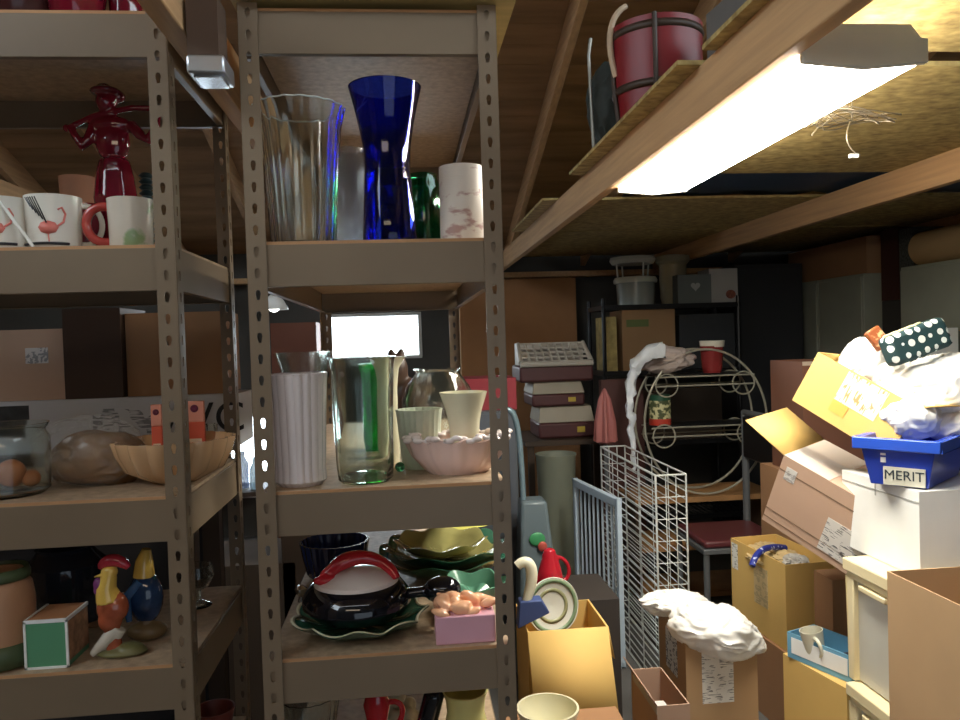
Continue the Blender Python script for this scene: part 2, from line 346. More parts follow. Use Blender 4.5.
# ruffled planter with the small cream pot standing in it
def ruff(t, r, z_, k): return (r*(1+.05*math.cos(12*t)*(z_/.07)+.02*math.sin(23*t)), z_+(.004*math.sin(12*t) if z_ > .06 else 0))
def squash(g, sx): g.v = [Vector((v.x*sx, v.y, v.z)) for v in g.v]; return g
t = thing('ruffled_planter', 'pinkish white milk glass planter with ruffled rim at the right of its shelf', 'planter', (at(459, 480, 1.53).x, 1.53, z))
g = MB().lathe([(0, 0), (.038, .0), (.046, .01), (.060, .035), (.068, .068), (.064, .070), (.055, .035), (.04, .012), (0, .012)], 96, fn=ruff); squash(g, 1.5).build('bowl', milkpink, t)
g = MB(); random.seed(3)
for i in range(46):
    a = 2*PI*i/46; rr = .064+.006*math.sin(i*2.1); g.ball((1.5*rr*math.cos(a), rr*math.sin(a), .072+.004*math.sin(i*1.7)), (.011, .008, .006), 8, 6)
g.build('ruffled_rim', milk, t, remesh=.0022)
turned('flared_pot', 'small cream flared pot perched in the ruffled planter', 'pot', 466, 1.53, z+.0135, 481, [(481, 10), (478, 12), (440, 15), (428, 16), (415, 18), (400, 22), (392, 24)], cream, .004)
g = MB().ball((0, 0, .010), .010); o = g.build('glass_marble', glassgr); o.location = (at(400, 470, 1.56).x, 1.56, z+.0005); tag(o, 'green glass marble lying beside the foot of the cylinder vase', 'marble')
# dark figurine and things at the back of this shelf
g = MB(); g.ball((0, 0, .05), (.05, .04, .05)).ball((-.035, 0, .115), (.035, .03, .032)).ball((.04, 0, .08), (.03, .025, .03)).ball((-.06, -.02, .105), (.018, .015, .013)).ball((-.02, 0, .145), (.012, .01, .012)).ball((-.05, .0, .145), (.012, .01, .012)).ball((.09, 0, .03), (.05, .02, .018))
o = g.build('bear_figurine', mat('dark_brown_ceramic', (.06, .035, .025), .4), remesh=.004); o.location = (at(408, 360, 2.35).x, 2.35, z+.001); o.scale = (1.0, 1, 1.55)
tag(o, 'dark brown animal figurine silhouetted against the bright window', 'figurine')
# --- middle rack, third shelf
z = CZ[3]+S
t = thing('lidded_pot', 'squat black glazed pot with white lid and red crest handle', 'pot', (at(357, 600, 1.55).x, 1.55, z+.016)); t.scale = (.96, .96, .84)
g = MB().lathe([(0, 0), (.05, 0), (.085, .012), (.112, .04), (.112, .06), (.095, .085), (.088, .09), (.083, .087), (.10, .06), (.10, .04), (.05, .008), (0, .008)], 56); g.build('pot_body', black, t)
g = MB().lathe([(.088, .088), (.085, .098), (.065, .112), (.03, .122), (0, .124)], 48); g.build('lid', mat('white_pink_ceramic', (.78, .66, .60), .2, coat=.4), t)
g = MB().tube(bez([(-.075, -.02, .098), (-.04, -.03, .135), (-.02, -.01, .165), (.03, 0, .160), (.07, -.01, .135), (.085, -.03, .10)], 18), [.008, .012, .014, .014, .016, .018, .019, .019, .018, .017, .016, .016, .015, .014, .013, .013, .012, .010, .008], 12)
g.ball((-.06, -.035, .108), (.025, .014, .012)); g.build('crest_handle', red, t, remesh=.003)
g = MB().tube([(.10, -.01, .055), (.135, -.015, .06), (.155, -.015, .06)], [.014, .012, .016], 12); g.ball((.178, -.015, .062), (.040, .034, .032)); g.build('side_handle', black, t, remesh=.003)
def leaf(t_, r, z_, k): return (r*(1+.05*math.cos(9*t_)*(r/.1)), z_+.006*math.cos(9*t_+1)*(r/.13)**2)
g = MB().lathe([(0, 0), (.05, 0), (.09, .008), (.125, .026), (.13, .030), (.124, .030), (.085, .013), (.04, .006), (0, .006)], 90, fn=leaf)
o = g.build('scalloped_plate', dgreen); o.location = (at(362, 640, 1.545).x, 1.545, z+.0005); tag(o, 'dark green scalloped plate with pale rim beneath the black lidded pot', 'plate')
MB().lathe([(.126, .0300), (.131, .0325), (.127, .0335), (.124, .031)], 90, fn=leaf, close=False).build('pale_rim', cream, o)['label'] = 'pale glazed rim'
turned('navy_planter', 'dark blue ribbed planter at the back left behind the black pot', 'planter', 336, 1.90, z, 585, [(585, 22), (580, 27), (560, 31), (545, 33), (540, 34)], navy, .005, 90, rib(26, .02))
# nested green bowls at the back right
def leafb(a, ph): return lambda t_, r, z_, k: (r*(1+a*math.cos(7*t_+ph)*min(1, z_/.05)), z_+.008*math.cos(7*t_+ph)*min(1, z_/.06))
bx = at(444, 580, 1.86).x
for i, (r, h, dz, m, lab, dx) in enumerate(((.160, .055, .0, dgreen, 'large dark green leaf bowl, lowest of the nested bowls behind the black pot', 0), (.148, .05, .024, dgreen, 'dark green bowl in the middle of the nested leaf bowls', .006), (.112, .04, .048, olive, 'olive green glazed bowl on top of the nested leaf bowls', -.004))):
    g = MB().lathe([(0, 0), (r*.35, 0), (r*.6, h*.25), (r*.85, h*.65), (r, h), (r-.004, h), (r*.8, h*.68), (r*.55, h*.3), (r*.3, .008), (0, .008)], 84, fn=leafb(.04, i))
    o = g.build('leaf_bowl', m); o.location = (bx+dx, 1.86, z+.001+dz); tag(o, lab, 'bowl', 'nested green leaf bowls')
    if i < 2: MB().lathe([(r-.006, h-.004), (r*.8, h*.69), (r*.56, h*.32), (r*.3, .010), (0, .010)], 84, fn=leafb(.04, i), close=False).build('inner_glaze', olive, o, solid=.001)['label'] = 'olive glazed inside'
g = MB().lathe([(0, 0), (.03, 0), (.06, .02), (.072, .045), (.068, .045), (.05, .02), (0, .01)], 60, fn=lambda t_, r, z_, k: (r*(1+.09*math.cos(6*t_)*(r/.07)), z_+.004*math.cos(6*t_)))
o = g.build('scalloped_dish', mgreen); o.location = (at(474, 600, 1.60).x, 1.61, z+.0005+.014); tag(o, 'sage green scalloped dish behind the pink soap box', 'dish')
MB().lathe([(0, -.014), (.025, -.014), (.02, .002), (0, .002)], 24).build('dish_foot', mgreen, o)
xa, xb = at(434, 640, 1.47).x, at(492, 640, 1.47).x
t = thing('pink_box', 'small pink box heaped with peach ruffles at the right of the lower shelf', 'box', ((xa+xb)/2+.003, 1.452, z))
hw = (xb-xa)/2
MB().box((-hw, -.03, 0), (hw, .05, .052)).build('box_body', mat('pink_card', (.72, .38, .46), .5), t, bevel=.002)
g = MB(); random.seed(5)
for i in range(26): g.ball((random.uniform(-hw+.01, hw-.006), random.uniform(-.02, .04), .052+random.uniform(0, .022)), (random.uniform(.010, .022), .012, random.uniform(.006, .012)), 10, 6, Matrix.Rotation(random.uniform(-.7, .7), 3, 'Y'))
g.build('ruffled_filling', mat('peach_ceramic', (.85, .45, .26), .25, coat=.4, var=.2), t, remesh=.0022)
g = MB().lathe([(0, 0), (.008, 0), (.005, .012), (.013, .022), (.013, .030), (.006, .036), (0, .037)], 24); o = g.build('chrome_knob', chrome); o.location = (at(301, 590, 1.72).x, 1.72, z+.001); tag(o, 'small round chrome knob standing left of the black pot', 'knob')
turned('yellow_dish', 'yellow green dish at the very back right of the lower shelf', 'dish', 462, 2.38, z, 545, [(545, 16), (540, 24), (528, 30), (522, 31)], mat('yellow_green_glaze', (.70, .68, .16), .15, coat=.4), .004, 60, rib(8, .04))
# --- middle rack, fourth shelf: only the tops show under the beam
z = CZ[4]+S
turned('cut_glass_bowl', 'cut glass bowl lowest left on the middle rack', 'bowl', 311, 1.60, z, 770, [(770, 14), (760, 20), (725, 26), (700, 30), (694, 30)], glass, .004, 72, rib(18, .02))
turned('yellow_jug', 'pale yellow jug lowest right on the middle rack', 'jug', 468, 1.55, z, 780, [(780, 16), (765, 24), (740, 24), (715, 19), (700, 20), (690, 23)], mat('pale_yellow_glaze', (.80, .74, .30), .2, coat=.4), .004)
g = MB().lathe([(0, 0), (.03, 0), (.035, .05), (.02, .09), (.028, .13), (.02, .155), (0, .16)], 24); g.tube(bez([(.02, 0, .13), (.05, 0, .14), (.07, 0, .11), (.03, 0, .07)], 10), .006)
o = g.build('red_figurine', red); o.location = (at(377, 710, 1.58).x, 1.58, z+.001); tag(o, 'shiny red ornament standing on the lowest visible shelf', 'ornament')
g = MB().tube([(0, 0, .0), (.0, 0, .08), (.02, 0, .15), (.035, 0, .17)], [.026, .022, .022, .010], 14); g.ball((0, 0, .008), (.035, .03, .012)); o = g.build('black_figurine', black, remesh=.003); o.location = (at(425, 710, 1.56).x, 1.56, z+.001); tag(o, 'glossy black slanting ornament beside the pale yellow jug', 'ornament')
g = MB(); random.seed(8)
for i in range(40): g.ball((random.uniform(-.06, .06), random.uniform(-.03, .03), random.uniform(.01, .12)), random.uniform(.012, .02), 8, 6)
o = g.build('lace_bundle', mat('lace', (.55, .50, .38), .9), remesh=.004); o.location = (at(402, 700, 1.72).x, 1.72, z+.001); tag(o, 'cream lace flowers bundled behind the red and black ornaments', 'lace')

# --- left rack, on top
z = LZ[0]+S
turned('red_bowl', 'crimson glazed bowl on top of the left rack, left one', 'bowl', 76, 1.52, z, 10, [(10, 14), (5, 22), (-10, 27), (-20, 28)], crimson, .005)
turned('red_vase', 'crimson round vase on top of the left rack by its corner post', 'vase', 126, 1.55, z, 12, [(12, 8), (5, 14), (-12, 15), (-30, 9), (-36, 10)], crimson, .004)
turned('dark_tray', 'dark dish on top of the left rack at the picture corner', 'dish', 18, 1.52, z, 10, [(10, 24), (5, 34), (-2, 38)], mat('dark_brown_glaze', (.05, .015, .015), .2), .005)
# --- left rack, mug shelf
z = LZ[1]+S
def mug(name, label, px, Y, hpx, wpx, m, hm, side, group='mugs on the upper left shelf', hs=1.0, hw_=.028):
    k = Y/FPX; o0 = at(px, 245, Y); h = hpx*k; r = wpx*k/2
    t = thing(name, label, 'mug', (o0.x, Y, z), group=group)
    MB().lathe([(0, 0), (r*.86, 0), (r*.93, .004), (r*.95, h*.5), (r, h), (r-.004, h), (r-.006, h*.5), (r*.8, .007), (0, .007)], 44).build('cup_body', m, t)
    sx = math.cos(side); sy = math.sin(side)
    pts = bez([(sx*r*.92, sy*r*.92, h*.86), (sx*(r+hw_*1.5), sy*(r+hw_*1.5), h*1.0), (sx*(r+hw_*1.6), sy*(r+hw_*1.6), h*.1), (sx*r*.92, sy*r*.92, h*.16)], 16)
    MB().tube(pts, .0052*hs, 10).build('handle', hm, t); return t
flam = mat('white_mug_glaze', (.78, .74, .66), .2, coat=.3)
def flamingo(t, r, h):
    pk = mat('flamingo_pink', (.72, .20, .16), .3)
    g = MB()
    def wrap(a, zc): return Vector((math.sin(a)*(r+.0012), -math.cos(a)*(r+.0012), zc))
    def patch(a0, a1, z0, z1):
        N_ = 8; vs = []; 
        for j in range(N_): q = 2*PI*j/N_; vs.append(wrap((a0+a1)/2+(a1-a0)/2*math.cos(q), (z0+z1)/2+(z1-z0)/2*math.sin(q)))
        g.add(vs, [list(range(N_))])
    patch(-.15, .55, h*.28, h*.52)
    g.tube([wrap(.5, h*.42), wrap(.72, h*.5), wrap(.8, h*.65), wrap(.68, h*.76), wrap(.55, h*.72)], .0017, 6)
    g.tube([wrap(.2, h*.3), wrap(.22, h*.15)], .001, 6)
    g.build('flamingo_decal', pk, t, solid=.0006)
    g = MB()
    for i in range(6): g.tube([wrap(-.75+i*.1, h*.95), wrap(-.45+i*.12, h*.78-i*.06*h)], .0012, 5)
    g.tube([wrap(-.9+i*.2, h*.12) for i in range(10)], .0025, 6)
    g.build('palm_decal', mat('decal_black', (.02, .02, .025), .3), t)
k = 1.50/FPX
t = mug('flamingo_mug', 'white mug painted with a pink flamingo and black palm strokes, whole in view', 55, 1.50, 52, 50, flam, flam, R(20)); flamingo(t, 25*k*.97, 52*k)
t = mug('flamingo_mug', 'flamingo mug cut off by the left picture edge with a white straw', 3, 1.49, 50, 52, flam, flam, R(200)); flamingo(t, 26*k*.97, 50*k)
o = MB().tube([(0, 0, 0), (-.065, -.0, .10)], .0032, 8).build('white_straw', mat('white_straw_plastic', (.85, .83, .78), .4)); o.location = (at(34, 244, 1.447).x, 1.447, z+.003); tag(o, 'thin white stick leaning between the two flamingo mugs', 'stick')
mug('dark_red_mug', 'dark red mug behind the red handled jug', 88, 1.60, 50, 40, crimson, crimson, R(190))
turned('terracotta_cup', 'pale terracotta cup standing behind the flamingo mug', 'cup', 80, 1.72, z, 240, [(240, 11), (200, 14), (182, 16), (178, 16)], mat('terracotta', (.55, .28, .18), .7), .004)
wg = mat('leaf_painted_glaze', (.70, .62, .52), .25, col2=(.30, .40, .20), scale=16, var=.05, thr=(.55, .62), coat=.3)
mug('red_handled_jug', 'white jug with green leaves and a fat red handle on its left', 132, 1.48, 48, 42, wg, mat('dull_red_glaze', (.42, .05, .04), .2, coat=.4), R(180), hs=1.6, hw_=.034, group=None)
# water carrier figurine, glazed dark red
g = MB(); k = 1.60/FPX
g.lathe([(0, 0), (.050, 0), (.052, .012), (.046, .03), (.040, .075), (.040, .12), (.034, .17), (.028, .195), (.022, .20), (0, .205)], 30, fn=lambda t_, r, z_, k_: (r*(1+.05*math.cos(7*t_)), z_))
g.v = [Vector((v.x+.018*max(0, 1-v.z/.12), v.y, v.z)) for v in g.v]
g.ball((-.002, 0, .235), (.034, .022, .045)); g.ball((-.004, 0, .268), (.042, .020, .018)); g.tube([(-.006, 0, .27), (-.008, 0, .30)], .012, 10)
g.ball((-.010, -.002, .315), (.021, .020, .025)); g.ball((-.012, .0, .334), (.030, .028, .010)); g.ball((-.018, .01, .342), (.016, .018, .012)); g.ball((.012, .004, .325), (.013, .012, .012))
g.tube([(-.088, 0, .262), (-.03, -.008, .285), (.04, -.006, .300), (.10, 0, .300)], .0062, 8)
g.tube([(-.034, 0, .268), (-.045, -.010, .235), (-.055, -.012, .222), (-.070, -.010, .245), (-.080, -.004, .265)], [.012, .011, .010, .008, .008], 10)
g.tube([(.034, 0, .268), (.055, -.010, .245), (.070, -.012, .232), (.086, -.010, .262), (.090, -.004, .298)], [.012, .011, .010, .008, .008], 10)
g.ball((-.088, 0, .262), .009, 8, 6); g.ball((.10, 0, .300), .009, 8, 6); g.tube([(-.01, -.018, .315), (-.012, -.025, .312)], .004, 6)
o = g.build('glazed_figurine', crimson, remesh=.0026); o.location = (at(118, 240, 1.62).x, 1.62, z+.001); tag(o, 'crimson glazed figurine of a woman carrying a pole across the shoulders', 'figurine')
g = MB()
for i in range(16): g.lathe([(.010, i*.013), (.016, i*.013+.005), (.010, i*.013+.011)], 16, close=True)
o = g.build('ribbed_candle', mat('dark_teal_wax', (.03, .06, .07), .3)); o.location = (at(147, 200, 1.78).x, 1.78, z+.001); tag(o, 'dark ribbed tube standing behind the crimson figurine', 'candle')
# --- left rack, bowl shelf
z = LZ[2]+S
turned('glass_cookie_jar', 'clear glass jar with rolled rim cut by the left picture edge', 'jar', 8, 1.50, z, 500, [(500, 32), (495, 37), (460, 38), (440, 38), (432, 34), (428, 36), (424, 38)], glass, .0035)
o = MB().ball((0, 0, .03), (.026, .022, .026)).ball((.03, .01, .018), (.016, .018, .016)).build('orange_trinket', mat('orange_wax', (.60, .22, .09), .4)); o.location = (at(12, 490, 1.50).x, 1.50, z+.009); tag(o, 'orange trinket lying inside the clear glass jar', 'trinket')
def crumple(name, r, m, seed=0, amp=.18, fr=5, n=110, mm=64, parent=None, flat=.0, exp=1.0):
    g = MB().ball((0, 0, 0), r, n, mm); sd = Vector((seed*3.7, seed*1.3, seed*.7))
    for v in g.v:
        u = Vector((v.x/r[0], v.y/r[1], v.z/r[2]))
        wp = u+Vector((noise.noise(u*1.6+sd), noise.noise(u*1.6-sd), noise.noise(u*1.7+sd*2)))*.7
        big = noise.noise(u*1.3+sd)
        fold = 1-abs(noise.noise(Vector((wp.x*fr*.5, wp.y*fr*.5, wp.z*fr*.5))+sd))*2
        fine = 1-abs(noise.noise(wp*fr*1.3-sd))*2
        v *= 1+amp*(1.7*big+.9*(abs(fold)**1.5-.5)+.22*(fine**2-.4))
        if flat and v.z < -r[2]*flat: v.z = -r[2]*flat
    return g.build(name, m, parent, sharp=75)
o = crumple('fruit_in_bag', (.092, .058, .058), mat('brown_gourd', (.17, .085, .03), .35, var=.4, scale=9, coat=.3), 4, .10, 2.2, flat=.85); o.location = (at(98, 470, 1.58).x, 1.58, z+.047); tag(o, 'brown rounded gourd inside a clear plastic bag', 'gourd')
o = crumple('plastic_bag', (.098, .068, .071), clearbag, 7, .10, 4.5, flat=.9); o.location = (at(88, 470, 1.57).x, 1.57, z+.064); tag(o, 'crinkled clear plastic bag wrapped round the brown gourd', 'bag')
def flute(t_, r, z_, k): return (r*(1+.07*abs(math.cos(8*t_))*min(1, z_/.03+.2)-.03), z_)
turned('fluted_bowl', 'large peach fluted bowl behind the front post of left rack', 'bowl', 177, 1.565, z, 491, [(491, 22), (488, 26), (475, 44), (455, 52), (441, 55), (438, 55)], mat('peach_glaze', (.62, .38, .20), .18, coat=.5, var=.08), .005, 128, flute)
for px, lab in ((157.5, 'orange red packet left of the rack post, upright in the peach bowl'), (196, 'orange red packet right of the rack post, upright in the peach bowl')):
    w_ = .010 if px < 170 else .018
    x = at(px, 430, 1.58 if px < 170 else 1.64); t = thing('spice_packet', lab, 'packet', (x.x, x.y, z+.058), group='orange packets in the peach bowl')
    MB().box((-w_, -.006, 0), (w_, .006, .050)).build('packet_body', mat('orange_red_card', (.75, .12, .06), .5), t, bevel=.001)
    MB().box((-w_, -.006, .0502), (w_, .006, .093)).build('packet_top', mat('salmon_card', (.78, .30, .20), .5), t, bevel=.001)
    MB().lathe([(0, 0), (min(w_*.6, .008), 0)], 20, M=Matrix.Translation((0, -.0066, .078)) @ Matrix.Rotation(PI/2, 4, 'X'), close=False).build('round_mark', mat('maroon_ink', (.16, .02, .05), .5), t, solid=.0004)
    MB().box((-w_*.7, -.0072, .006), (w_*.7, -.0062, .016)).build('small_print', mat('cream_ink', (.8, .6, .4), .6), t)
turned('shot_glass', 'small clear drinking glass just right of the peach bowl', 'glass', 212, 1.78, z, 470, [(470, 5), (440, 6), (424, 7)], glass, .002)
# --- left rack, figurine shelf
z = LZ[3]+S
tt = turned('banded_crock', 'tan crock with dark green bands at the left picture edge', 'crock', 4, 1.465, z, 667, [(667, 24), (660, 28), (640, 29), (600, 29), (585, 27), (574, 20), (570, 20)], mat('tan_glaze', (.50, .26, .14), .4), .006)
for r0, r1, rr in ((.004, .045, 29.4), (.155, .175, 25.5)):
    kk = 1.465/FPX; MB().lathe([(rr*kk+.0004, r0), (rr*kk+.001, (r0+r1)/2), (rr*kk-(.004 if r0 > .1 else 0)+.0006, r1)], 48, close=False).build('green_band', mat('dull_green_glaze', (.08, .11, .05), .4), tt, solid=.0008)
xa, xb = at(26, 660, 1.425).x, at(68, 660, 1.425).x
t = thing('green_gift_box', 'small green box with white edges and an open orange top', 'box', (xa, 1.425, z))
d = xb-xa; hh = .086
MB().box((0, 0, 0), (d, .09, hh)).build('box_body', mat('green_card', (.10, .30, .16), .6), t)
g = MB()
for a_, b_ in (((-.002, -.002, 0), (.002, .002, hh)), ((d-.002, -.002, 0), (d+.002, .002, hh)), ((-.002, -.002, hh-.004), (d+.002, .002, hh+.002)), ((-.002, -.002, 0), (d+.002, .002, .004)), ((-.002, 0, hh-.004), (.002, .09, hh+.002)), ((d-.002, 0, hh-.004), (d+.002, .09, hh+.002))): g.box(a_, b_)
g.build('white_edging', white, t)
MB().box((.003, .003, hh), (d-.003, .088, hh+.001)).build('box_top', mat('orange_brown_card', (.48, .22, .10), .7), t)
MB().box((d, .004, .01), (d+.0015, .088, hh-.006)).build('box_side_panel', mat('patterned_side', (.35, .18, .09), .6, var=.4, scale=60), t)
turned('dark_glass_jar', 'large dark glass jar standing behind the green box', 'jar', 70, 1.68, z, 655, [(655, 32), (650, 37), (600, 37), (570, 36), (558, 28), (550, 24), (546, 26)], glassdk, .004)
# rooster
x = at(112, 660, 1.465); t = thing('rooster_figurine', 'painted rooster figurine with red comb, yellow neck and rusty body', 'figurine', (x.x, 1.465, z)); t.scale = (.9, .9, .9)
rust = mat('rust_glaze', (.38, .09, .04), .15, coat=.5, var=.4, scale=25); yel = mat('yellow_glaze', (.78, .50, .10), .15, coat=.5)
MB().ball((.006, 0, .100), (.032, .024, .034)).ball((.0, 0, .075), (.024, .02, .028)).tube([(.006, 0, .07), (.012, 0, .012)], .011, 10).tube([(-.004, -.004, .07), (.0, -.004, .012)], .009, 10).build('body', rust, t, remesh=.0025)
MB().tube([(.0, 0, .115), (-.004, -.004, .142), (.004, -.004, .168)], [.026, .020, .015], 14).ball((.004, -.004, .174), (.017, .014, .014)).build('neck', yel, t, remesh=.0025)
MB().tube(bez([(-.014, -.004, .182), (-.004, -.004, .203), (.026, -.004, .202), (.042, -.004, .180)], 10), [.005, .009, .011, .012, .013, .013, .013, .012, .011, .009, .006], 12).build('comb', mat('comb_red', (.45, .03, .05), .15, coat=.5), t)
MB().ball((-.016, -.012, .152), (.010, .008, .014)).ball((-.018, -.012, .140), (.008, .006, .010)).build('wattle', mat('purple_glaze', (.22, .05, .20), .15, coat=.5), t, remesh=.0018)
MB().tube([(-.006, -.01, .170), (-.022, -.014, .168)], [.005, .001], 8).build('beak', yel, t)
MB().tube([(.012, .0, .06), (-.012, -.006, .030), (-.036, -.008, .008)], [.014, .013, .007], 12).tube([(.02, .0, .055), (-.002, .002, .02), (-.012, 0, .004)], [.012, .011, .006], 12).build('tail', mat('pale_feather_glaze', (.70, .64, .54), .2, coat=.5, var=.2), t, remesh=.0025)
MB().ball((.02, 0, .008), (.052, .028, .010)).ball((.035, 0, .014), (.03, .022, .012)).build('base', mat('mossy_glaze', (.16, .15, .06), .3, var=.3), t, remesh=.0025)
x = at(150, 655, 1.545); t = thing('bird_figurine', 'dark blue bird figurine with yellow head behind the rooster', 'figurine', (x.x, 1.535, z)); t.scale = (.92, .92, .92)
MB().ball((0, 0, .090), (.036, .028, .055)).build('body', mat('blue_black_glaze', (.02, .05, .13), .08, coat=.6, var=.5, scale=20), t)
MB().tube([(-.002, 0, .135), (.0, 0, .165), (.006, 0, .192)], [.022, .018, .009], 12).build('head', yel, t)
MB().tube([(-.004, -.02, .13), (-.03, -.028, .10), (-.026, -.026, .05)], [.008, .011, .006], 10).build('wing', mat('blue_glaze', (.03, .10, .24), .1, coat=.6), t)
MB().ball((0, 0, .02), (.042, .03, .020)).tube([(0, 0, .02), (0, 0, .06)], .016, 10).build('base', mat('mossy_brown_glaze', (.17, .11, .05), .3, var=.3), t, remesh=.003)
turned('clear_goblet', 'clear glass goblet glinting right of the bird figurine', 'goblet', 200, 1.72, z, 640, [(640, 13), (637, 12), (630, 3), (612, 3), (605, 10), (585, 16), (565, 14)], glass, .002)
turned('clay_saucer', 'brown clay pot low behind the rooster figurine', 'pot', 100, 1.66, z, 655, [(655, 14), (648, 19), (625, 20), (620, 21)], mat('brown_clay', (.28, .14, .07), .6), .004)
z = LZ[4]+S
turned('red_rimmed_dish', 'dull red dish on the bottom shelf near the rack corner', 'dish', 215, 1.75, z, 735, [(735, 8), (725, 16), (708, 20)], mat('dull_red_clay', (.22, .05, .04), .4), .004)

# ================================================================ light fixture
t = thing('fluorescent_light', 'long white fluorescent wrap light glowing beside the ceiling joist', 'ceiling light', (.762, 1.39, 1.953))
Wf, Lf = .246, 1.27
prof = [(0, .006), (.008, .004), (Wf/2, -.006), (Wf-.008, .004), (Wf, .006), (Wf, .042), (0, .042)]
MX = Matrix(((1, 0, 0, 0), (0, 0, 1, 0), (0, 1, 0, 0), (0, 0, 0, 1)))
MB().prism(prof, Lf-.03, Matrix.Translation((0, .015, 0)) @ MX).build('diffuser', mat('lit_diffuser', (1, .96, .84), .5, emit=LAMP), t)
MB().prism([(.03, .043), (Wf-.03, .043), (Wf-.045, .070), (.045, .070)], Lf-.03, Matrix.Translation((0, .015, 0)) @ MX).build('housing', mat('white_enamel', (.75, .74, .70), .4), t)
cap = [(-.003, .0), (Wf/2, -.011), (Wf+.003, .0), (Wf+.003, .046), (Wf-.012, .048), (Wf-.032, .073), (.032, .073), (.012, .048), (-.003, .046)]
capm = mat('cap_plastic', (.85, .83, .74), .45)
for yy in (0, Lf-.015): MB().prism(cap, .015, Matrix.Translation((0, yy, 0)) @ MX).build('end_cap', capm, t, bevel=.003)
for yy in (.25, Lf-.25): MB().tube([(Wf/2, yy, .07), (Wf/2, yy, .137)], .006, 8).build('hanger', blackm, t)
# hanging coil of wire on the strand board ceiling
g = MB(); random.seed(2); cx = at(852, 118, 1.9)
for i in range(9):
    a0 = random.uniform(0, 6); rx = random.uniform(.04, .105); ox = random.uniform(-.02, .03); ph = random.uniform(-.5, .5)
    g.tube([(ox+rx*math.cos(a), rx*.6*math.sin(a+a0), random.uniform(-.002, .002)+.012*math.sin(2*a+a0)+ph*.025*math.cos(a)) for a in [2*PI*j/22 for j in range(22)]], .0016, 5, True)
for p in ([(-.02, 0, 0), (-.09, 0, -.01), (-.11, 0, -.045)], [(0, 0, 0), (-.03, 0, -.05), (-.01, 0, -.085), (.02, 0, -.095)], [(0, 0, 0), (.0, 0, .03), (.0, 0, 2.09-cx.z-.001)]): g.tube(bez(p, 10), .0018, 5)
o = g.build('wire_coil', mat('grey_wire', (.30, .25, .18), .35, metal=.6)); o.location = cx; tag(o, 'tangled coil of thin wire hanging from the strand board ceiling', 'wire')
MB().box((-.008, -.004, -.102), (.014, .005, -.093)).build('wire_clip', white, o)
# junction box beside the left joist
p = at(220, 84, 1.86); t = thing('junction_box', 'square metal electrical box under joist between the two racks', 'junction box', (-.337, 1.335, 1.898))
MB().box((0, -.04, 0), (.060, .04, .030)).build('box_body', mat('zinc', (.50, .52, .55), .3, metal=.8), t, bevel=.004)
MB().box((.008, -.03, -.004), (.054, .03, 0)).build('cover_plate', mat('zinc_plate', (.65, .67, .70), .25, metal=.8), t, bevel=.002)
MB().box((.0, -.03, .0305), (.05, .035, .13)).build('bracket', mat('dark_block', (.10, .06, .04), .8), t)

# ---------------------------------------------------------------- cartons
def carton(name, label, cat, frame, dims, m, flaps=(), labels=(), tapes=(), inner=None, group=None, closed=False):
    """frame: Matrix of the box's low corner; dims lx,ly,lz; open top unless closed"""
    lx, ly, lz = dims; t = thing(name, label, cat, group=group); t.matrix_world = frame; th = .004
    g = MB(); g.box((0, 0, 0), (lx, ly, th)); g.box((0, 0, th), (lx, th, lz)); g.box((0, ly-th, th), (lx, ly, lz)); g.box((0, th, th), (th, ly-th, lz)); g.box((lx-th, th, th), (lx, ly-th, lz))
    if closed: g.box((th, th, lz-th), (lx-th, ly-th, lz))
    g.build('box_body', m, t)
    for (side, ang, ln) in flaps:            # side x0,x1,y0,y1; ang 0 = lying outwards flat, 90 = up
        a = R(ang); c, s_ = math.cos(a)*ln, math.sin(a)*ln
        e = {'x0': ((0, 0), (0, ly), (-1, 0)), 'x1': ((lx, 0), (lx, ly), (1, 0)), 'y0': ((0, 0), (lx, 0), (0, -1)), 'y1': ((0, ly), (lx, ly), (0, 1))}[side]
        (ax, ay), (bx_, by), (nx, ny) = e
        MB().add([(ax, ay, lz), (bx_, by, lz), (bx_+nx*c, by+ny*c, lz+s_), (ax+nx*c, ay+ny*c, lz+s_)], [(0, 1, 2, 3)]).build('flap', inner or m, t, solid=.004)
    for (face, u0, v0, u1, v1, lm, nm) in list(labels):
        e_ = .0012
        q = {'x0': ((-e_, u0*ly, v0*lz), (-.0002, u1*ly, v1*lz)), 'y0': ((u0*lx, -e_, v0*lz), (u1*lx, -.0002, v1*lz)), 'z1': ((u0*lx, v0*ly, lz+.0002), (u1*lx, v1*ly, lz+e_)), 'x1': ((lx+.0002, u0*ly, v0*lz), (lx+e_, u1*ly, v1*lz))}[face]
        MB().box(*q).build(nm, lm, t)
    return t
def fr(x, y, z_, rz=0): return Matrix.Translation((x, y, z_)) @ Matrix.Rotation(R(rz), 4, 'Z')
def frame_px(Pp, a, b_, c, Y, sgn=1):
    """orthogonal frame from the image of one box corner and its three edges (weak perspective)"""
    k = Y/FPX
    A, B, C = [Vector((q[0]-Pp[0], -(q[1]-Pp[1]))) for q in (a, b_, c)]
    ab, ac, bc = -A.dot(B), -A.dot(C), -B.dot(C)
    prod = ab*ac*bc
    pr = math.sqrt(abs(prod))*sgn; za, zb, zc = pr/bc, pr/ac, pr/ab
    out = []
    for v, zz_ in ((A, za), (B, zb), (C, zc)): out.append(rt*(v.x*k)+up*(v.y*k)+fw*(zz_*k))
    P3 = at(Pp[0], Pp[1], Y); return P3, out, prod
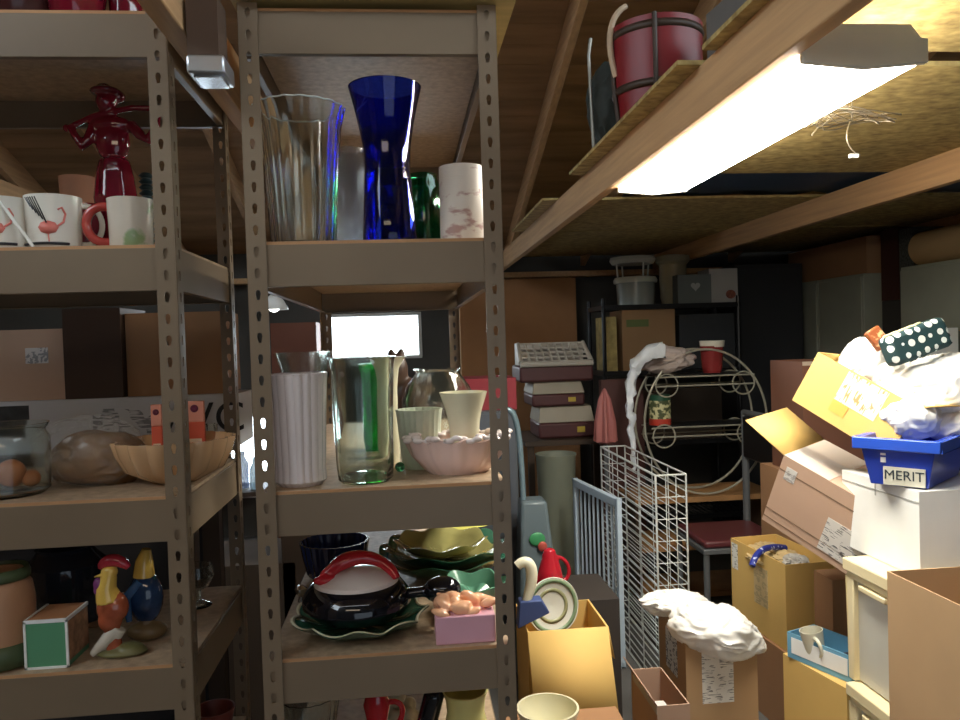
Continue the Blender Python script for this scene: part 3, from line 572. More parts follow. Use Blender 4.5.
# left-hand side faces (x0) and near faces (y0) show
# tall labelled box with the white bag
carton('labelled_carton', 'brown carton with two white shipping labels, white bag spilling out, beside the wire grid', 'box', fr(.885, 2.44, 0), (.245, .27, .452), cardb,
       labels=(('y0', .22, .50, .66, .97, paper, 'shipping_label'), ('x0', .30, .62, .72, .93, print_mat('bluish_label', (.78, .82, .86), (.2, .24, .3), 20, 60, .5), 'carrier_label')))
# open yellow box in the middle
carton('stuffed_carton', 'open yellowish carton stuffed with odds and a blue ribbon, above the mug box', 'box', fr(1.325, 2.62, .302, 4), (.20, .40, .312), cardy,
       labels=(('x0', .30, .35, .55, .82, print_mat('tan_print', (.66, .50, .26), (.50, .38, .20), 15, 80, .45), 'printed_panel'), ('x0', .86, .62, .98, .95, paper, 'paper_label')))
carton('under_carton', 'brown carton carrying the stuffed yellowish carton', 'box', fr(1.315, 2.61, 0, 4), (.24, .44, .30), cardk, closed=True)
# front corner boxes
carton('mug_box_support', 'yellowish closed carton under the blue edged tray', 'box', fr(1.27, 2.15, 0, 12), (.17, .28, .383), cardy, closed=True)
carton('corner_carton', 'large open brown carton at the bottom right corner of the picture', 'box', fr(1.155, 1.34, .42), (.34, .43, .435), cardb,
       labels=(('x0', .0, .08, .99, .10, tape, 'tape_strip'),))
carton('corner_support_carton', 'closed carton underneath the large open corner carton', 'box', fr(1.12, 1.33, 0), (.36, .44, .418), cardk, closed=True)
# blue edged tray with mug
bl = mat('blue_edged_card', (.16, .38, .55), .5)
t = carton('blue_tray', 'shallow blue edged box with white panel holding a mug', 'box', fr(1.30, 2.175, .385, 22), (.125, .235, .082), bl,
           labels=(('x0', .05, .22, .93, .85, white, 'white_panel'),))
t2 = thing('cream_mug', 'cream mug standing tilted in the blue edged tray', 'mug', (1.275, 2.325, .400), (R(-6), R(-8), R(20)))
MB().lathe([(0, 0), (.030, 0), (.032, .05), (.036, .095), (.033, .095), (.029, .05), (.026, .006), (0, .006)], 40).build('cup_body', mat('off_white_glaze', (.72, .68, .54), .25, coat=.3), t2)
MB().tube(bez([(-.02, -.028, .08), (-.035, -.07, .085), (-.03, -.06, .02), (-.018, -.025, .02)], 14), .006, 8).build('handle', MATS['off_white_glaze'], t2)
o = MB().tube([(0, 0, 0), (.02, -.05, .018), (.03, -.08, .008)], [.018, .026, .018], 14).build('dark_pouch', mat('black_vinyl', (.03, .03, .04), .3)); o.location = (1.34, 2.275, .418); tag(o, 'black vinyl pouch lying in the tray beside the cream mug', 'pouch')
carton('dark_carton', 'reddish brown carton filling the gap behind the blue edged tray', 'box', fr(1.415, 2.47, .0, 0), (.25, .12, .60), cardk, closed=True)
carton('pile_support_carton', 'tall carton buried behind the pile under the slanted boxes', 'box', fr(1.60, 3.02, 0), (.45, .36, .85), cardk, closed=True)
# cream plastic drawer units
def drawer_unit(label, x, y, z_, h, rz=0):
    t = thing('plastic_drawer_unit', label, 'drawer unit', (x, y, z_), (0, 0, R(rz)), group='cream plastic drawer units')
    W_, D_ = .26, .24; g = MB()
    g.box((-.012, -.012, h-.035), (W_, D_+.012, h)); g.box((-.004, -.004, h-.055), (W_-.004, D_+.004, h-.035))
    for (x_, y_) in ((-.004, -.004), (-.004, D_-.026)): g.box((x_, y_, 0), (x_+.03, y_+.03, h-.055))
    for (x_, y_) in ((W_-.034, -.004), (W_-.034, D_-.026)): g.box((x_, y_, 0), (x_+.03, y_+.03, h-.055))
    g.build('frame', creampl, t, bevel=.004)
    MB().box((.012, .012, .002), (W_-.012, D_-.012, h-.056)).build('drawer', mat('cloudy_plastic', (.52, .50, .44), .3), t, bevel=.003)
    MB().box((-.010, .06, h-.075), (.012, D_-.06, h-.060)).build('handle', creampl, t, bevel=.003)
drawer_unit('upper cream plastic drawer unit under the white carton', 1.235, 1.83, .455, .345)
drawer_unit('lower cream plastic drawer unit at the bottom behind the corner carton', 1.22, 1.80, .0, .453)
carton('white_carton', 'white carton with folded lid under the blue bin labelled MERIT', 'box', fr(1.298, 1.85, .802), (.30, .35, .225), white,
       labels=(('x0', .0, .86, 1, .88, mat('grey_line', (.45, .45, .43), .8), 'lid_crease'), ('x0', .52, .80, .535, 1, MATS['grey_line'], 'lid_slot')), closed=True)
# blue tote
t = thing('blue_tote', 'blue plastic storage bin labelled MERIT, heaped with white bags', 'storage bin', (1.222, 1.990, 1.0285), (0, 0, R(-52)))
W_, D_, H_ = .192, .30, .128
g = MB(); a_ = .025
o_ = [(-.0, 0), (W_, 0), (W_, D_), (0, D_)]; i_ = [(a_, a_*.6), (W_-a_, a_*.6), (W_-a_, D_-a_), (a_, D_-a_)]
def ring4(pts, z_): return [(x, y, z_) for x, y in pts]
in2 = [(.008, .008), (W_-.008, .008), (W_-.008, D_-.008), (.008, D_-.008)]; in1 = [(a_+.006, a_*.6+.006), (W_-a_-.006, a_*.6+.006), (W_-a_-.006, D_-a_-.006), (a_+.006, D_-a_-.006)]
V = ring4(i_, 0)+ring4(o_, H_)+ring4(in2, H_)+ring4(in1, .004)
F = [(0, 3, 2, 1), (12, 13, 14, 15)]
for r_ in range(3): F += [(r_*4+i, r_*4+(i+1) % 4, r_*4+4+(i+1) % 4, r_*4+4+i) for i in range(4)]
g.add(V, F).build('bin_body', bluepl, t, bevel=.002)
g = MB(); g.box((-.012, -.012, H_-.032), (W_+.012, -.004+.004, H_)); g.box((-.012, D_, H_-.032), (W_+.012, D_+.012, H_)); g.box((-.012, 0, H_-.032), (0, D_, H_)); g.box((W_, 0, H_-.032), (W_+.012, D_, H_)); g.build('rim', mat('bright_blue_plastic', (.03, .10, .60), .25, coat=.3), t, bevel=.003)
MB().box((.062, .002, .004), (.164, .0065, .052)).build('paper_label', mat('beige_label', (.62, .60, .50), .6), t)
text_obj('label_text', 'MERIT', .036, mat('label_ink', (.03, .04, .05), .6), t, Matrix.Translation((.113, .0012, .030)) @ Matrix.Rotation(R(90), 4, 'X'))
MB().box((.055, .004, .062), (.068, .010, .076)).box((.055, .004, .081), (.068, .010, .087)).build('moulded_marks', white, t)
# white bags heaped on the tote
def bag(label, px, py, Y, r, seed, m=plast, amp=.16, fr_=4.5, group='crumpled white plastic bags', rot=0, name='plastic_bag', flat=0):
    o = crumple(name, r, m, seed, amp, fr_, flat=flat); o.location = at(px, py, Y); o.rotation_euler = (0, R(rot), 0); tag(o, label, 'bag', group); return o
bag('white plastic bag heaped highest over the blue bin', 938, 388, 2.08, (.135, .13, .095), 1, rot=-14, amp=.09, fr_=3.2)
bag('white plastic bag bulging over the left rim of the blue bin', 908, 416, 2.03, (.072, .09, .062), 2, amp=.10, fr_=3)
bag('rounded white plastic bag at the mouth of the tipped carton', 866, 362, 2.22, (.070, .07, .078), 3, rot=20, amp=.10, fr_=3)
bag('pinkish white plastic bag spilling over the right of the blue bin', 955, 424, 2.02, (.085, .10, .050), 5, mat('pinkish_bag', (.90, .84, .82), .42, bump=.12, scale=25), amp=.10, fr_=3)
bag('white plastic bag between the tipped carton and the blue bin', 894, 382, 2.16, (.066, .08, .070), 8, amp=.10, fr_=3)
# polka dot pouch and small packet
p = at(915, 342, 2.06); t = thing('polka_dot_pouch', 'dark teal pouch with white polka dots lying on the white bags', 'pouch', p, (R(-8), R(-18), 0))
MB().box((-.092, -.03, -.044), (.092, .03, .044)).build('pouch_body', dots_mat(), t, bevel=.015)
g = MB(); random.seed(4)
for i in range(24): g.ball((-.085+i*.0052, -.006+random.uniform(-.008, .008), .045), (.005, .006, .005), 8, 5)
g.build('lace_trim', mat('yellow_lace', (.75, .70, .40), .8), t, remesh=.0025)
p = at(877, 338, 2.10); t = thing('snack_packet', 'small orange brown packet tucked left of the polka dot pouch', 'packet', p, (R(-15), R(-30), 0))
MB().box((-.022, -.012, -.034), (.022, .012, .030)).build('packet_body', mat('orange_print', (.50, .14, .05), .35, var=.3, scale=60, col2=(.8, .5, .25), thr=(.5, .6)), t, bevel=.005)
# ---- slanted cartons, measured from their corners
def slanted(name, label, Pp, a, b_, c, Y, sgn, m, flaps=(), labels=(), closed=False, inner=None):
    P3, (A, B, C), pr = frame_px(Pp, a, b_, c, Y, sgn)
    la, lb, lc = A.length, B.length, C.length
    x = A.normalized(); y_ = (B-x*B.dot(x)).normalized(); z_ = x.cross(y_)
    if z_.dot(C) < 0: raise RuntimeError('flip '+name+' %s' % pr)
    Mx = Matrix(((x.x, y_.x, z_.x, P3.x), (x.y, y_.y, z_.y, P3.y), (x.z, y_.z, z_.z, P3.z), (0, 0, 0, 1)))
    return Mx, (la, lb, lc)

def frame3(x, y_, z_, o): 
    x, y_, z_ = x.normalized(), y_.normalized(), z_.normalized(); y_ = (y_-x*y_.dot(x)).normalized(); z_ = x.cross(y_)
    return Matrix(((x.x, y_.x, z_.x, o.x), (x.y, y_.y, z_.y, o.y), (x.z, y_.z, z_.z, o.z), (0, 0, 0, 1)))
lab_line = mat('printed_line', (.22, .14, .09), .8)
# taped carton leaning in the pile
P3, (A, B, C), _ = frame_px((784, 455), (834, 446), (773, 529), (853, 503), 2.32, -1)
carton('taped_carton', 'slanted taped pinkish carton with a shipping label, open flap raised to the left', 'box', frame3(C, A, -B, P3+B), (C.length*1.05, A.length*1.25, B.length), cardp, closed=True,
       flaps=(('x0', 14, .165),), inner=cardy,
       labels=(('y0', .52, .10, .96, .56, print_mat('grey_label', (.66, .63, .60), (.12, .12, .13), 14, 110, .56), 'shipping_label'), ('y0', .06, .70, .16, .88, print_mat('small_label_print', (.60, .58, .56), (.35, .33, .32), 30, 90, .5), 'small_label'),
               ('y0', 0, .80, 1, .812, lab_line, 'line'), ('y0', 0, .20, 1, .212, lab_line, 'line'), ('y0', 0, .08, 1, .09, lab_line, 'line'), ('z1', .0, .30, .55, .55, tapew, 'tape_strip'), ('z1', 0, 0, .42, 1, mat('lit_lid_card', (.62, .52, .44), .7), 'lit_lid_panel')))  # pale lid panel paints in the lit part, the browner rest its shadow
P3, (A, B, C), _ = frame_px((792, 400), (811, 350), (852, 452), (827, 402), 2.26, 1)
carton('tipped_carton', 'yellow carton tipped over on the pile with white label, bags spilling from it', 'box', frame3(B, C, A, P3), (B.length, C.length, A.length), cardy,
       labels=(('y0', .34, .42, .74, .97, print_mat('yellow_label', (.95, .88, .62), (.42, .30, .12), 70, 12, .56), 'shipping_label'), ('y0', .34, .20, .50, .42, mat('orange_tape', (.80, .42, .10), .4), 'tape_patch')), flaps=(('x1', 35, .07),))
bag('big white plastic bag spilling over the labelled carton beside the wire grid', 716, 630, 2.48, (.150, .13, .088), 11, amp=.12, rot=16, fr_=3.4)
bag('small white plastic bag draped left over the labelled carton', 676, 603, 2.62, (.115, .07, .045), 12, amp=.13, rot=4, fr_=3.4)
# contents of the stuffed carton
g = MB(); random.seed(9)
pts = bez([at(752, 566, 2.72), at(757, 548, 2.75), at(768, 545, 2.8), at(785, 548, 2.85)], 16)
o = MB().tube(pts, [.012]*17, 8).build('blue_ribbon', mat('royal_blue_cloth', (.03, .05, .42), .5, var=.3, scale=60, col2=(.5, .55, .8), thr=(.6, .64))); tag(o, 'blue ribbon with white marks curling out of the stuffed carton', 'ribbon')
o = crumple('wrapping_paper', (.085, .16, .035), mat('tan_paper', (.60, .44, .22), .8), 21, .2, 5); o.location = (1.40, 2.84, .575); tag(o, 'crumpled tan wrapping paper filling the stuffed carton', 'paper')
o = crumple('grey_cloth', (.05, .06, .04), mat('grey_white_cloth', (.50, .48, .45), .9), 23, .2, 4); o.location = (1.41, 2.70, .585); tag(o, 'grey white rag at the near end of the stuffed carton', 'cloth')

# ================================================================ middle aisle
def grid(parent, name, p0, du, lu, nu, lv, nv, r, m):
    """wire panel: rungs along du, uprights along z"""
    g = MB(); p0 = Vector(p0); du = Vector(du).normalized()
    for i in range(nv+1): z_ = lv*i/nv; g.tube([p0+Vector((0, 0, z_)), p0+du*lu+Vector((0, 0, z_))], r*(1.8 if i in (0, nv) else 1), 6)
    for i in range(nu+1): u = lu*i/nu; g.tube([p0+du*u, p0+du*u+Vector((0, 0, lv))], r*(1.6 if i in (0, nu) else 1), 6)
    return g.build(name, m, parent)
t = thing('wire_cage', 'tall galvanised wire grid cage standing on the floor in the aisle', 'cage', (.975, 2.98, .005))
grid(t, 'side_grid', (0, 0, 0), (0, 1, 0), .86, 4, .885, 26, .0028, wire); grid(t, 'side_grid', (.125, 0, 0), (0, 1, 0), .86, 4, .885, 26, .0024, wire)
grid(t, 'end_grid', (0, 0, 0), (1, 0, 0), .125, 3, .885, 10, .0022, wire); grid(t, 'end_grid', (0, .86, 0), (1, 0, 0), .125, 3, .885, 10, .0022, wire)
grid(t, 'top_grid', (0, 0, .885), (0, 1, 0), .86, 1, .0001, 1, .002, wire)
gm = mat('pale_blue_enamel', (.50, .60, .70), .35)
t = thing('safety_gate', 'pale blue grey barred safety gate leaning behind the wire cage', 'gate', (.825, 3.80, 0.005), (0, 0, R(-82)))
g = MB(); g.box((0, -.012, .70), (.55, .012, .74)).box((0, -.012, .0), (.55, .012, .035)); g.box((0, -.012, 0), (.03, .012, .74)).box((.52, -.012, 0), (.55, .012, .74)); g.build('gate_frame', gm, t, bevel=.004)
for i in range(8): MB().tube([(.085+i*.054, 0, .03), (.085+i*.054, 0, .71)], .006, 8).build('bar', gm, t)
t = thing('floor_cleaner', 'blue grey upright floor cleaner with bent tube handle behind right rack post', 'cleaner', (.53, 3.25, 0))
cm = mat('slate_plastic', (.13, .17, .19), .35)
MB().add([(-.10, -.06, 0), (.12, -.06, 0), (.12, .12, 0), (-.10, .12, 0), (-.06, -.02, .76), (.05, -.02, .76), (.05, .10, .76), (-.06, .10, .76)], [(0, 3, 2, 1), (4, 5, 6, 7), (0, 1, 5, 4), (1, 2, 6, 5), (2, 3, 7, 6), (3, 0, 4, 7)]).build('body', cm, t, bevel=.015)
MB().tube(bez([(-.045, .03, .75), (-.05, .03, 1.02), (-.055, .03, 1.16), (-.11, .03, 1.15)], 16), .013, 10).build('tube_handle', mat('slate_tube', (.20, .28, .32), .3, metal=.3), t)
MB().ball((.0, -.035, .60), (.035, .008, .03)).build('green_badge', mat('badge_green', (.06, .30, .12), .4), t); MB().ball((.02, -.045, .57), (.02, .008, .022)).build('red_badge', mat('badge_red', (.45, .08, .06), .4), t)
t = thing('grey_cabinet', 'dark grey narrow cabinet seen behind the middle rack', 'cabinet', (.22, 3.45, 0))
MB().box((0, 0, 0), (.27, .45, 1.13)).build('cabinet_body', mat('grey_blue_cabinet', (.08, .09, .10), .6), t, bevel=.004); MB().box((.01, -.006, .56), (.26, 0, 1.12)).build('door', mat('grey_blue_door', (.09, .10, .12), .5), t); 
carton('red_box', 'red cardboard box on the grey cabinet behind the middle rack', 'box', fr(.26, 3.50, 1.131), (.24, .3, .145), mat('red_card', (.26, .02, .03), .5), closed=True)
# pet carriers in a stack on a low table
t = thing('low_table', 'dark low table carrying the stacked pet carriers', 'table', (.68, 4.45, 0)); t.scale = (1, 1, 1.05); tm = mat('dark_wood', (.07, .045, .03), .6)
MB().box((0, 0, .78), (.58, .55, .81)).build('table_top', tm, t)
for x, y in ((.02, .02), (.53, .02), (.02, .5), (.53, .5)): MB().box((x, y, 0), (x+.035, y+.035, .78)).build('leg', tm, t)
mar = mat('maroon_plastic', (.10, .035, .035), .45); pal = mat('pale_tan_plastic', (.40, .35, .27), .5)
def carrier(label, x, z_, w_, hb, hl, grille=False, rz=0):
    t = thing('pet_carrier', label, 'pet carrier', (x, 4.52, z_), (0, 0, R(rz)), group='pet carriers stacked on the low table')
    MB().box((0, 0, 0), (w_, .34, hb)).build('lower_shell', mar, t, bevel=.015)
    if grille:
        g = MB(); y0, y1, z0, z1 = -.01, .34, hb, hb+hl; nn = 9
        def q(u, v): return Vector((.02+u*(w_-.04), y0+.02+v*.16, z0+.02+v*(hl-.03)))
        for i in range(nn+1): g.tube([q(i/nn, 0), q(i/nn, 1)], .008, 6)
        for j in range(5): g.tube([q(0, j/4), q(1, j/4)], .008, 6)
        g.tube([q(-.04, -.12), q(1.04, -.12)], .016, 8); g.tube([q(-.03, 0), q(-.0, 1.05)], .014, 8); g.tube([q(1.03, 0), q(1, 1.05)], .014, 8)
        g.box((.02, y0+.18, z0), (w_-.02, .33, z1)); g.build('grille_top', mat('light_grille', (.55, .50, .43), .5), t)
    else:
        MB().add([(-.0, -.005, hb), (w_, -.005, hb), (w_, .345, hb), (0, .345, hb), (.015, .03, hb+hl), (w_-.015, .03, hb+hl), (w_-.015, .32, hb+hl), (.015, .32, hb+hl)], [(0, 3, 2, 1), (4, 5, 6, 7), (0, 1, 5, 4), (1, 2, 6, 5), (2, 3, 7, 6), (3, 0, 4, 7)]).build('lid', pal, t, bevel=.006)
        MB().box((w_*.68, -.006, hb*.35), (w_*.82, .001, hb*.7)).build('yellow_sticker', mat('dull_yellow', (.50, .36, .05), .5), t)
carrier('lowest pet carrier of the stack, maroon with pale lid and yellow sticker', .775, .852, .34, .095, .095)
carrier('middle pet carrier of the stack, maroon with a narrower pale lid', .74, 1.044, .32, .075, .070)
carrier('top pet carrier of the stack with light lattice grille', .67, 1.191, .445, .10, .135, True)
t = turned('plastic_bin', 'pale greenish plastic waste bin beneath the pet carriers', 'bin', 564, 4.22, .005, 740, [(740, 14), (720, 16), (460, 20), (456, 21), (453, 21)], mat('grey_green_plastic', (.26, .28, .22), .5), .006)
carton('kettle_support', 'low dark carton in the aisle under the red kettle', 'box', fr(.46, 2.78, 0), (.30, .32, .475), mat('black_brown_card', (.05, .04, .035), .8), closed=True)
g = MB(); g.lathe([(0, 0), (.05, 0), (.055, .02), (.045, .09), (.030, .14), (.022, .17), (0, .178)], 32); g.tube(bez([(-.045, 0, .05), (-.085, 0, .09), (-.08, 0, .13)], 8), [.012, .010, .009, .009, .008, .008, .007, .006, .006], 8); g.tube(bez([(.045, 0, .04), (.09, 0, .06), (.08, 0, .13), (.03, 0, .14)], 12), .008, 8)
o = g.build('red_kettle', mat('red_enamel', (.48, .015, .03), .2, coat=.4), remesh=.004); o.location = (at(549, 570, 2.9).x, 2.88, .477); tag(o, 'red enamel coffee pot standing in the aisle behind the plate', 'pot')
# open yellow carton in front of the rack's right post
carton('open_yellow_carton', 'open yellow carton with its front flap hanging down, right of the middle rack', 'box', fr(.335, 2.26, .17), (.245, .25, .405), cardy, flaps=(('y0', -66, .27), ('x1', -80, .10)),
       labels=(('z1', 0, 0, .01, .01, cardy, 'corner_fold'),))
MB_ = MB().box((.34, 2.135, .44), (.575, 2.14, .442))
carton('yellow_carton_support', 'flat carton under the open yellow carton', 'box', fr(.33, 2.22, 0), (.26, .3, .168), cardk, closed=True)
g = MB().lathe([(0, 0), (.05, 0), (.065, .008), (.092, .018), (.090, .022), (.06, .012), (0, .006)], 56)
c_ = at(551, 602, 2.475); t = thing('dinner_plate', 'white plate with greenish rim propped upright behind the open yellow carton', 'plate', (c_.x, 2.48, c_.z-.012), (R(82), 0, R(14)))
g.build('plate_body', mat('plate_glaze', (.70, .70, .62), .2, coat=.4), t)
for r_, mm in ((.080, 'sage_rim'), (.050, 'olive_ring')): MB().lathe([(r_-.006, (.0115 if r_ < .07 else .0185)), (r_+.006, (.0125 if r_ < .07 else .0215))], 56, close=False).build(mm, mat(mm, (.20, .28, .16) if r_ > .07 else (.30, .30, .16), .3), t, solid=.0015)
t = thing('dust_brush', 'brush with curved cream handle and blue head lying across the open yellow carton', 'brush', (.36, 2.36, .60), (0, 0, 0))
Pb = [at(x, y, 2.30)-Vector((.36, 2.36, .60)) for x, y in ((517, 566), (527, 556), (536, 564), (533, 582), (526, 602))]
MB().tube(bez(Pb, 18), [.014+.004*math.sin(i/18*PI) for i in range(19)], 12).build('curved_handle', mat('cream_handle_plastic', (.80, .76, .58), .35), t)
Q = [at(x, y, 2.30)-Vector((.36, 2.36, .60)) for x, y in ((519, 600), (541, 598), (549, 611), (517, 627))]
V = [q+Vector((0, -.02, 0)) for q in Q]+[q+Vector((0, .03, 0)) for q in Q]
MB().add(V, [(0, 1, 2, 3), (7, 6, 5, 4), (0, 4, 5, 1), (1, 5, 6, 2), (2, 6, 7, 3), (3, 7, 4, 0)]).build('brush_head', mat('denim_blue', (.05, .08, .22), .6), t, bevel=.004)
carton('bowl_support', 'small carton at the bottom edge under the cream bowl', 'box', fr(.24, 1.84, 0), (.32, .28, .40), cardk, closed=True)
turned('cream_bowl', 'cream bowl with thick rim at the bottom edge beside the rack post', 'bowl', 549, 1.97, .401, 750, [(750, 12), (745, 18), (725, 28), (710, 32), (707, 32)], cream, .006)
carton('edge_carton', 'carton corner with shiny tape at the bottom edge below the labelled carton', 'box', fr(.70, 2.18, 0), (.10, .26, .36), cardp, flaps=(('x0', 60, .05),), labels=(('z1', 0, 0, .3, .12, tapew, 'tape_strip'), ('x0', .0, .93, .9, .99, tapew, 'edge_tape')))
# chair with maroon seat
t = thing('metal_chair', 'grey metal chair with a maroon seat behind the stuffed carton', 'chair', (1.575, 3.66, 0))
sm = mat('maroon_vinyl', (.12, .03, .035), .35)
MB().box((-.21, -.19, .44), (.18, .19, .475)).build('seat', sm, t, bevel=.012)
MB().box((-.22, -.20, .415), (.19, .20, .439)).build('seat_frame', greyst, t, bevel=.003)
for sy in (-1, 1):
    MB().tube([(-.20, sy*.18, 0), (-.20, sy*.18, .42)], .015, 8).build('leg', greyst, t)
    MB().tube([(.22, sy*.18, 0), (.165, sy*.18, .45), (.165, sy*.18, 1.03)], .019, 8).build('rear_leg', greyst, t)
MB().box((.15, -.18, .80), (.18, .18, 1.02)).build('backrest', blackm, t, bevel=.01)
MB().tube([(.165, -.19, 1.035), (.165, .19, 1.035)], .016, 8).build('top_rail', greyst, t)
# wooden low shelf with an oval scrolled wire stand
t = thing('wooden_shelf', 'low open wooden shelf carrying the oval wire stand', 'shelf', (1.20, 4.02, 0))
for z_ in (.54, .28, .02): MB().box((0, 0, z_), (.80, .36, z_+.028)).build('plank', mat('orange_pine', (.42, .22, .09), .6, var=.2), t)
for x in (0, .775): MB().box((x, 0, 0), (x+.025, .36, .54)).build('side_panel', tm, t)
wm = mat('dull_scroll_metal', (.42, .40, .32), .35, metal=.2)
c_ = at(700, 420, 4.15); t = thing('wire_stand', 'oval scrolled metal wire stand with two black shelves and small ring corners', 'stand', (c_.x, 4.15, .57))
cz = c_.z-.57; rx, rz_ = .345, c_.z-.57-.004
for yy in (-.09, .09): MB().tube([(rx*math.cos(a), yy, cz+rz_*math.sin(a)) for a in [2*PI*j/56 for j in range(56)]], .0065, 8, True).build('oval_ring', wm, t)
for zz, ww in ((cz+.20, .30), (cz-.075, .33)):
    for yy in (-.09, .09):
        for dz in (0, .05): MB().tube([(-ww*.93, yy, zz+dz), (ww*.93, yy, zz+dz)], .005, 6).build('rail', wm, t)
        for sx in (-1, 1): MB().tube([(sx*ww*.72+.062*math.cos(a), yy, zz+.005+.062*math.sin(a)) for a in [2*PI*j/28 for j in range(28)]], .0045, 6, True).build('corner_ring', wm, t)
    MB().box((-ww*.9, -.085, zz+.052), (ww*.9, .085, zz+.062)).build('shelf', blackm, t)
Z1 = .57+cz+.20+.063; Z2 = .57+cz-.075+.063
turned('red_white_cup', 'red and white cup standing on top of the oval wire stand', 'cup', 712, 4.12, Z1, 366, [(366, 9), (362, 10.5), (350, 11.5), (346, 12)], mat('red_print_glaze', (.26, .03, .03), .25, coat=.4, var=.2), .004)
g = MB().lathe([(0, 0), (.064, 0), (.069, .035), (.062, .036), (0, .034)], 32); kx = at(712, 345, 4.12); o = g.build('cup_lid', mat('off_white_rim', (.70, .66, .55), .3)); o.location = (kx.x, 4.12, at(712, 347, 4.12).z); tag(o, 'off white lid set on the red and white cup', 'lid')
p = at(660, 420, 4.12); t = thing('decorated_tin', 'small tin with green top, flower picture and red base on the wire stand', 'tin', (p.x, 4.12, Z2), group=None)
MB().lathe([(0, 0), (.06, 0), (.06, .035)], 28).build('red_base', mat('red_tin', (.50, .05, .03), .35), t); MB().lathe([(.0, .0352), (.06, .0352), (.06, .135), (0, .135)], 28).build('picture_band', mat('flower_print', (.10, .12, .05), .5, var=.2, scale=40, col2=(.65, .62, .35), thr=(.48, .56)), t); MB().lathe([(0, .1352), (.06, .1352), (.058, .165), (0, .168)], 28).build('green_top', mat('green_tin', (.02, .09, .05), .4), t)
# cloth bag over the stand and its long tail
o = crumple('white_cloth_bag', (.16, .10, .075), mat('pinkish_white_cloth', (.55, .46, .43), .7), 31, .15, 3.5); o.location = at(664, 362, 4.12)+Vector((0, .0, .012)); tag(o, 'pinkish white cloth bag on the oval wire stand, a twisted strip trailing down', 'bag')
g = MB(); path = [at(x, y, 3.93) for x, y in ((664, 350), (640, 350), (618, 372), (634, 392), (632, 412), (624, 432), (637, 450), (633, 470))]
pb = bez(path, 30); g.tube(pb, [.012+.030*(1-i/30)**2+.006*abs(math.sin(i*1.3)) for i in range(31)], 12)
for v in g.v: v += Vector((noise.noise(v*22), noise.noise(v*22+Vector((9, 0, 0))), noise.noise(v*22+Vector((0, 9, 0)))))*.02
o2 = g.build('trailing_strip', mat('thin_white_plastic', (.72, .76, .82), .35, bump=.3, scale=30), o); o2.matrix_parent_inverse = Matrix.Translation(-o.location); o2['label'] = 'twisted white trailing strip'
p = at(607, 435, 4.0); t = thing('folded_parasol', 'folded dusty pink parasol standing behind the wire cage', 'parasol', (p.x, 4.03, 0.0))
ztop = at(603, 390, 4.0).z; zb_ = at(607, 442, 4.0).z
MB().lathe([(0, zb_-.02), (.055, zb_), (.05, zb_+.1), (.028, ztop-.05), (.008, ztop), (0, ztop+.01)], 30, fn=lambda t_, r, z_, k: (r*(1+.2*math.cos(7*t_)), z_)).build('canopy', mat('dusty_pink_cloth', (.38, .13, .12), .6), t); MB().tube([(0, 0, 0), (0, 0, zb_)], .012, 8).build('pole', greyst, t)
MB_ = None
carton('maroon_panel', 'dark maroon upright panel standing behind the pink parasol', 'panel', fr(1.12, 4.37, 0), (.25, .05, 1.20), mat('maroon_board', (.09, .035, .03), .6), closed=True)

# ================================================================ the back of the garage
t = thing('cardboard_sheet', 'large brown cardboard sheet standing against the back wall', 'cardboard', (.41, 5.93, 0)); MB().box((0, 0, 0), (.93, .03, 1.92)).build('sheet', mat('sheet_card', (.40, .19, .08), .85), t)
g = MB().box((0, 0, .0), (.90, .38, .02)); 
t = thing('wire_shelving', 'black wire shelving unit at the back with cake carriers on top', 'shelving unit', (1.29, 4.95, 0))
for x, y in ((.012, .012), (.93, .012), (.012, .40), (.93, .40)): MB().tube([(x, y, 0), (x, y, 1.70)], .014, 8).build('post', blackm, t)
for z_ in (1.655, 1.22, .75, .25): 
    g = MB().box((0, 0, z_-.03), (.942, .012, z_)).box((0, .40, z_-.03), (.942, .412, z_)).box((0, 0, z_-.03), (.012, .412, z_)).box((.93, 0, z_-.03), (.942, .412, z_))
    for i in range(24): g.box((.02+i*.038, .005, z_-.006), (.026+i*.038, .405, z_-.001))
    g.build('wire_shelf', blackm, t)
carton('tan_crate', 'tan box with faint green print on the black wire shelving', 'box', fr(1.43, 4.98, 1.221), (.36, .30, .40), mat('tan_crate_card', (.30, .17, .08), .8), closed=True, labels=(('y0', .08, .72, .5, .84, mat('faint_green_ink', (.12, .15, .05), .8), 'green_print'),))
carton('yellow_spined_box', 'narrow yellowish box at the left end of the wire shelving', 'box', fr(1.325, 4.99, 1.221), (.07, .28, .36), mat('dull_yellow_card', (.42, .32, .12), .7, var=.3, scale=20), closed=True)
carton('black_case', 'black case on the right half of the wire shelving', 'case', fr(1.82, 4.98, 1.221), (.38, .30, .36), mat('black_case_skin', (.025, .027, .03), .5), closed=True)
carton('lower_dark_box', 'dark box on the third tier of the wire shelving', 'box', fr(1.40, 4.98, .751), (.70, .30, .34), mat('dark_brown_case', (.05, .035, .025), .6), closed=True)
clr = mat('milky_plastic', (.50, .50, .44), .35)
def cake(label, px, r, z_, h):
    t = thing('cake_carrier', label, 'cake carrier', (at(px, 280, 5.12).x, 5.14, z_), group='cake carriers on the wire shelving')
    MB().lathe([(0, 0), (r*.85, 0), (r*.9, h*.8), (0, h*.8)], 36).build('container', mat('dim_clear_plastic', (.35, .38, .36), .25, alpha=.8), t)
    MB().lathe([(r*.6, h*.8), (r, h*.8), (r*1.02, h*.9), (r*.95, h), (0, h)], 40).build('lid', clr, t)
cake('lower round cake carrier with a milky lid at the left of the shelving top', 636, .145, 1.657, .19)
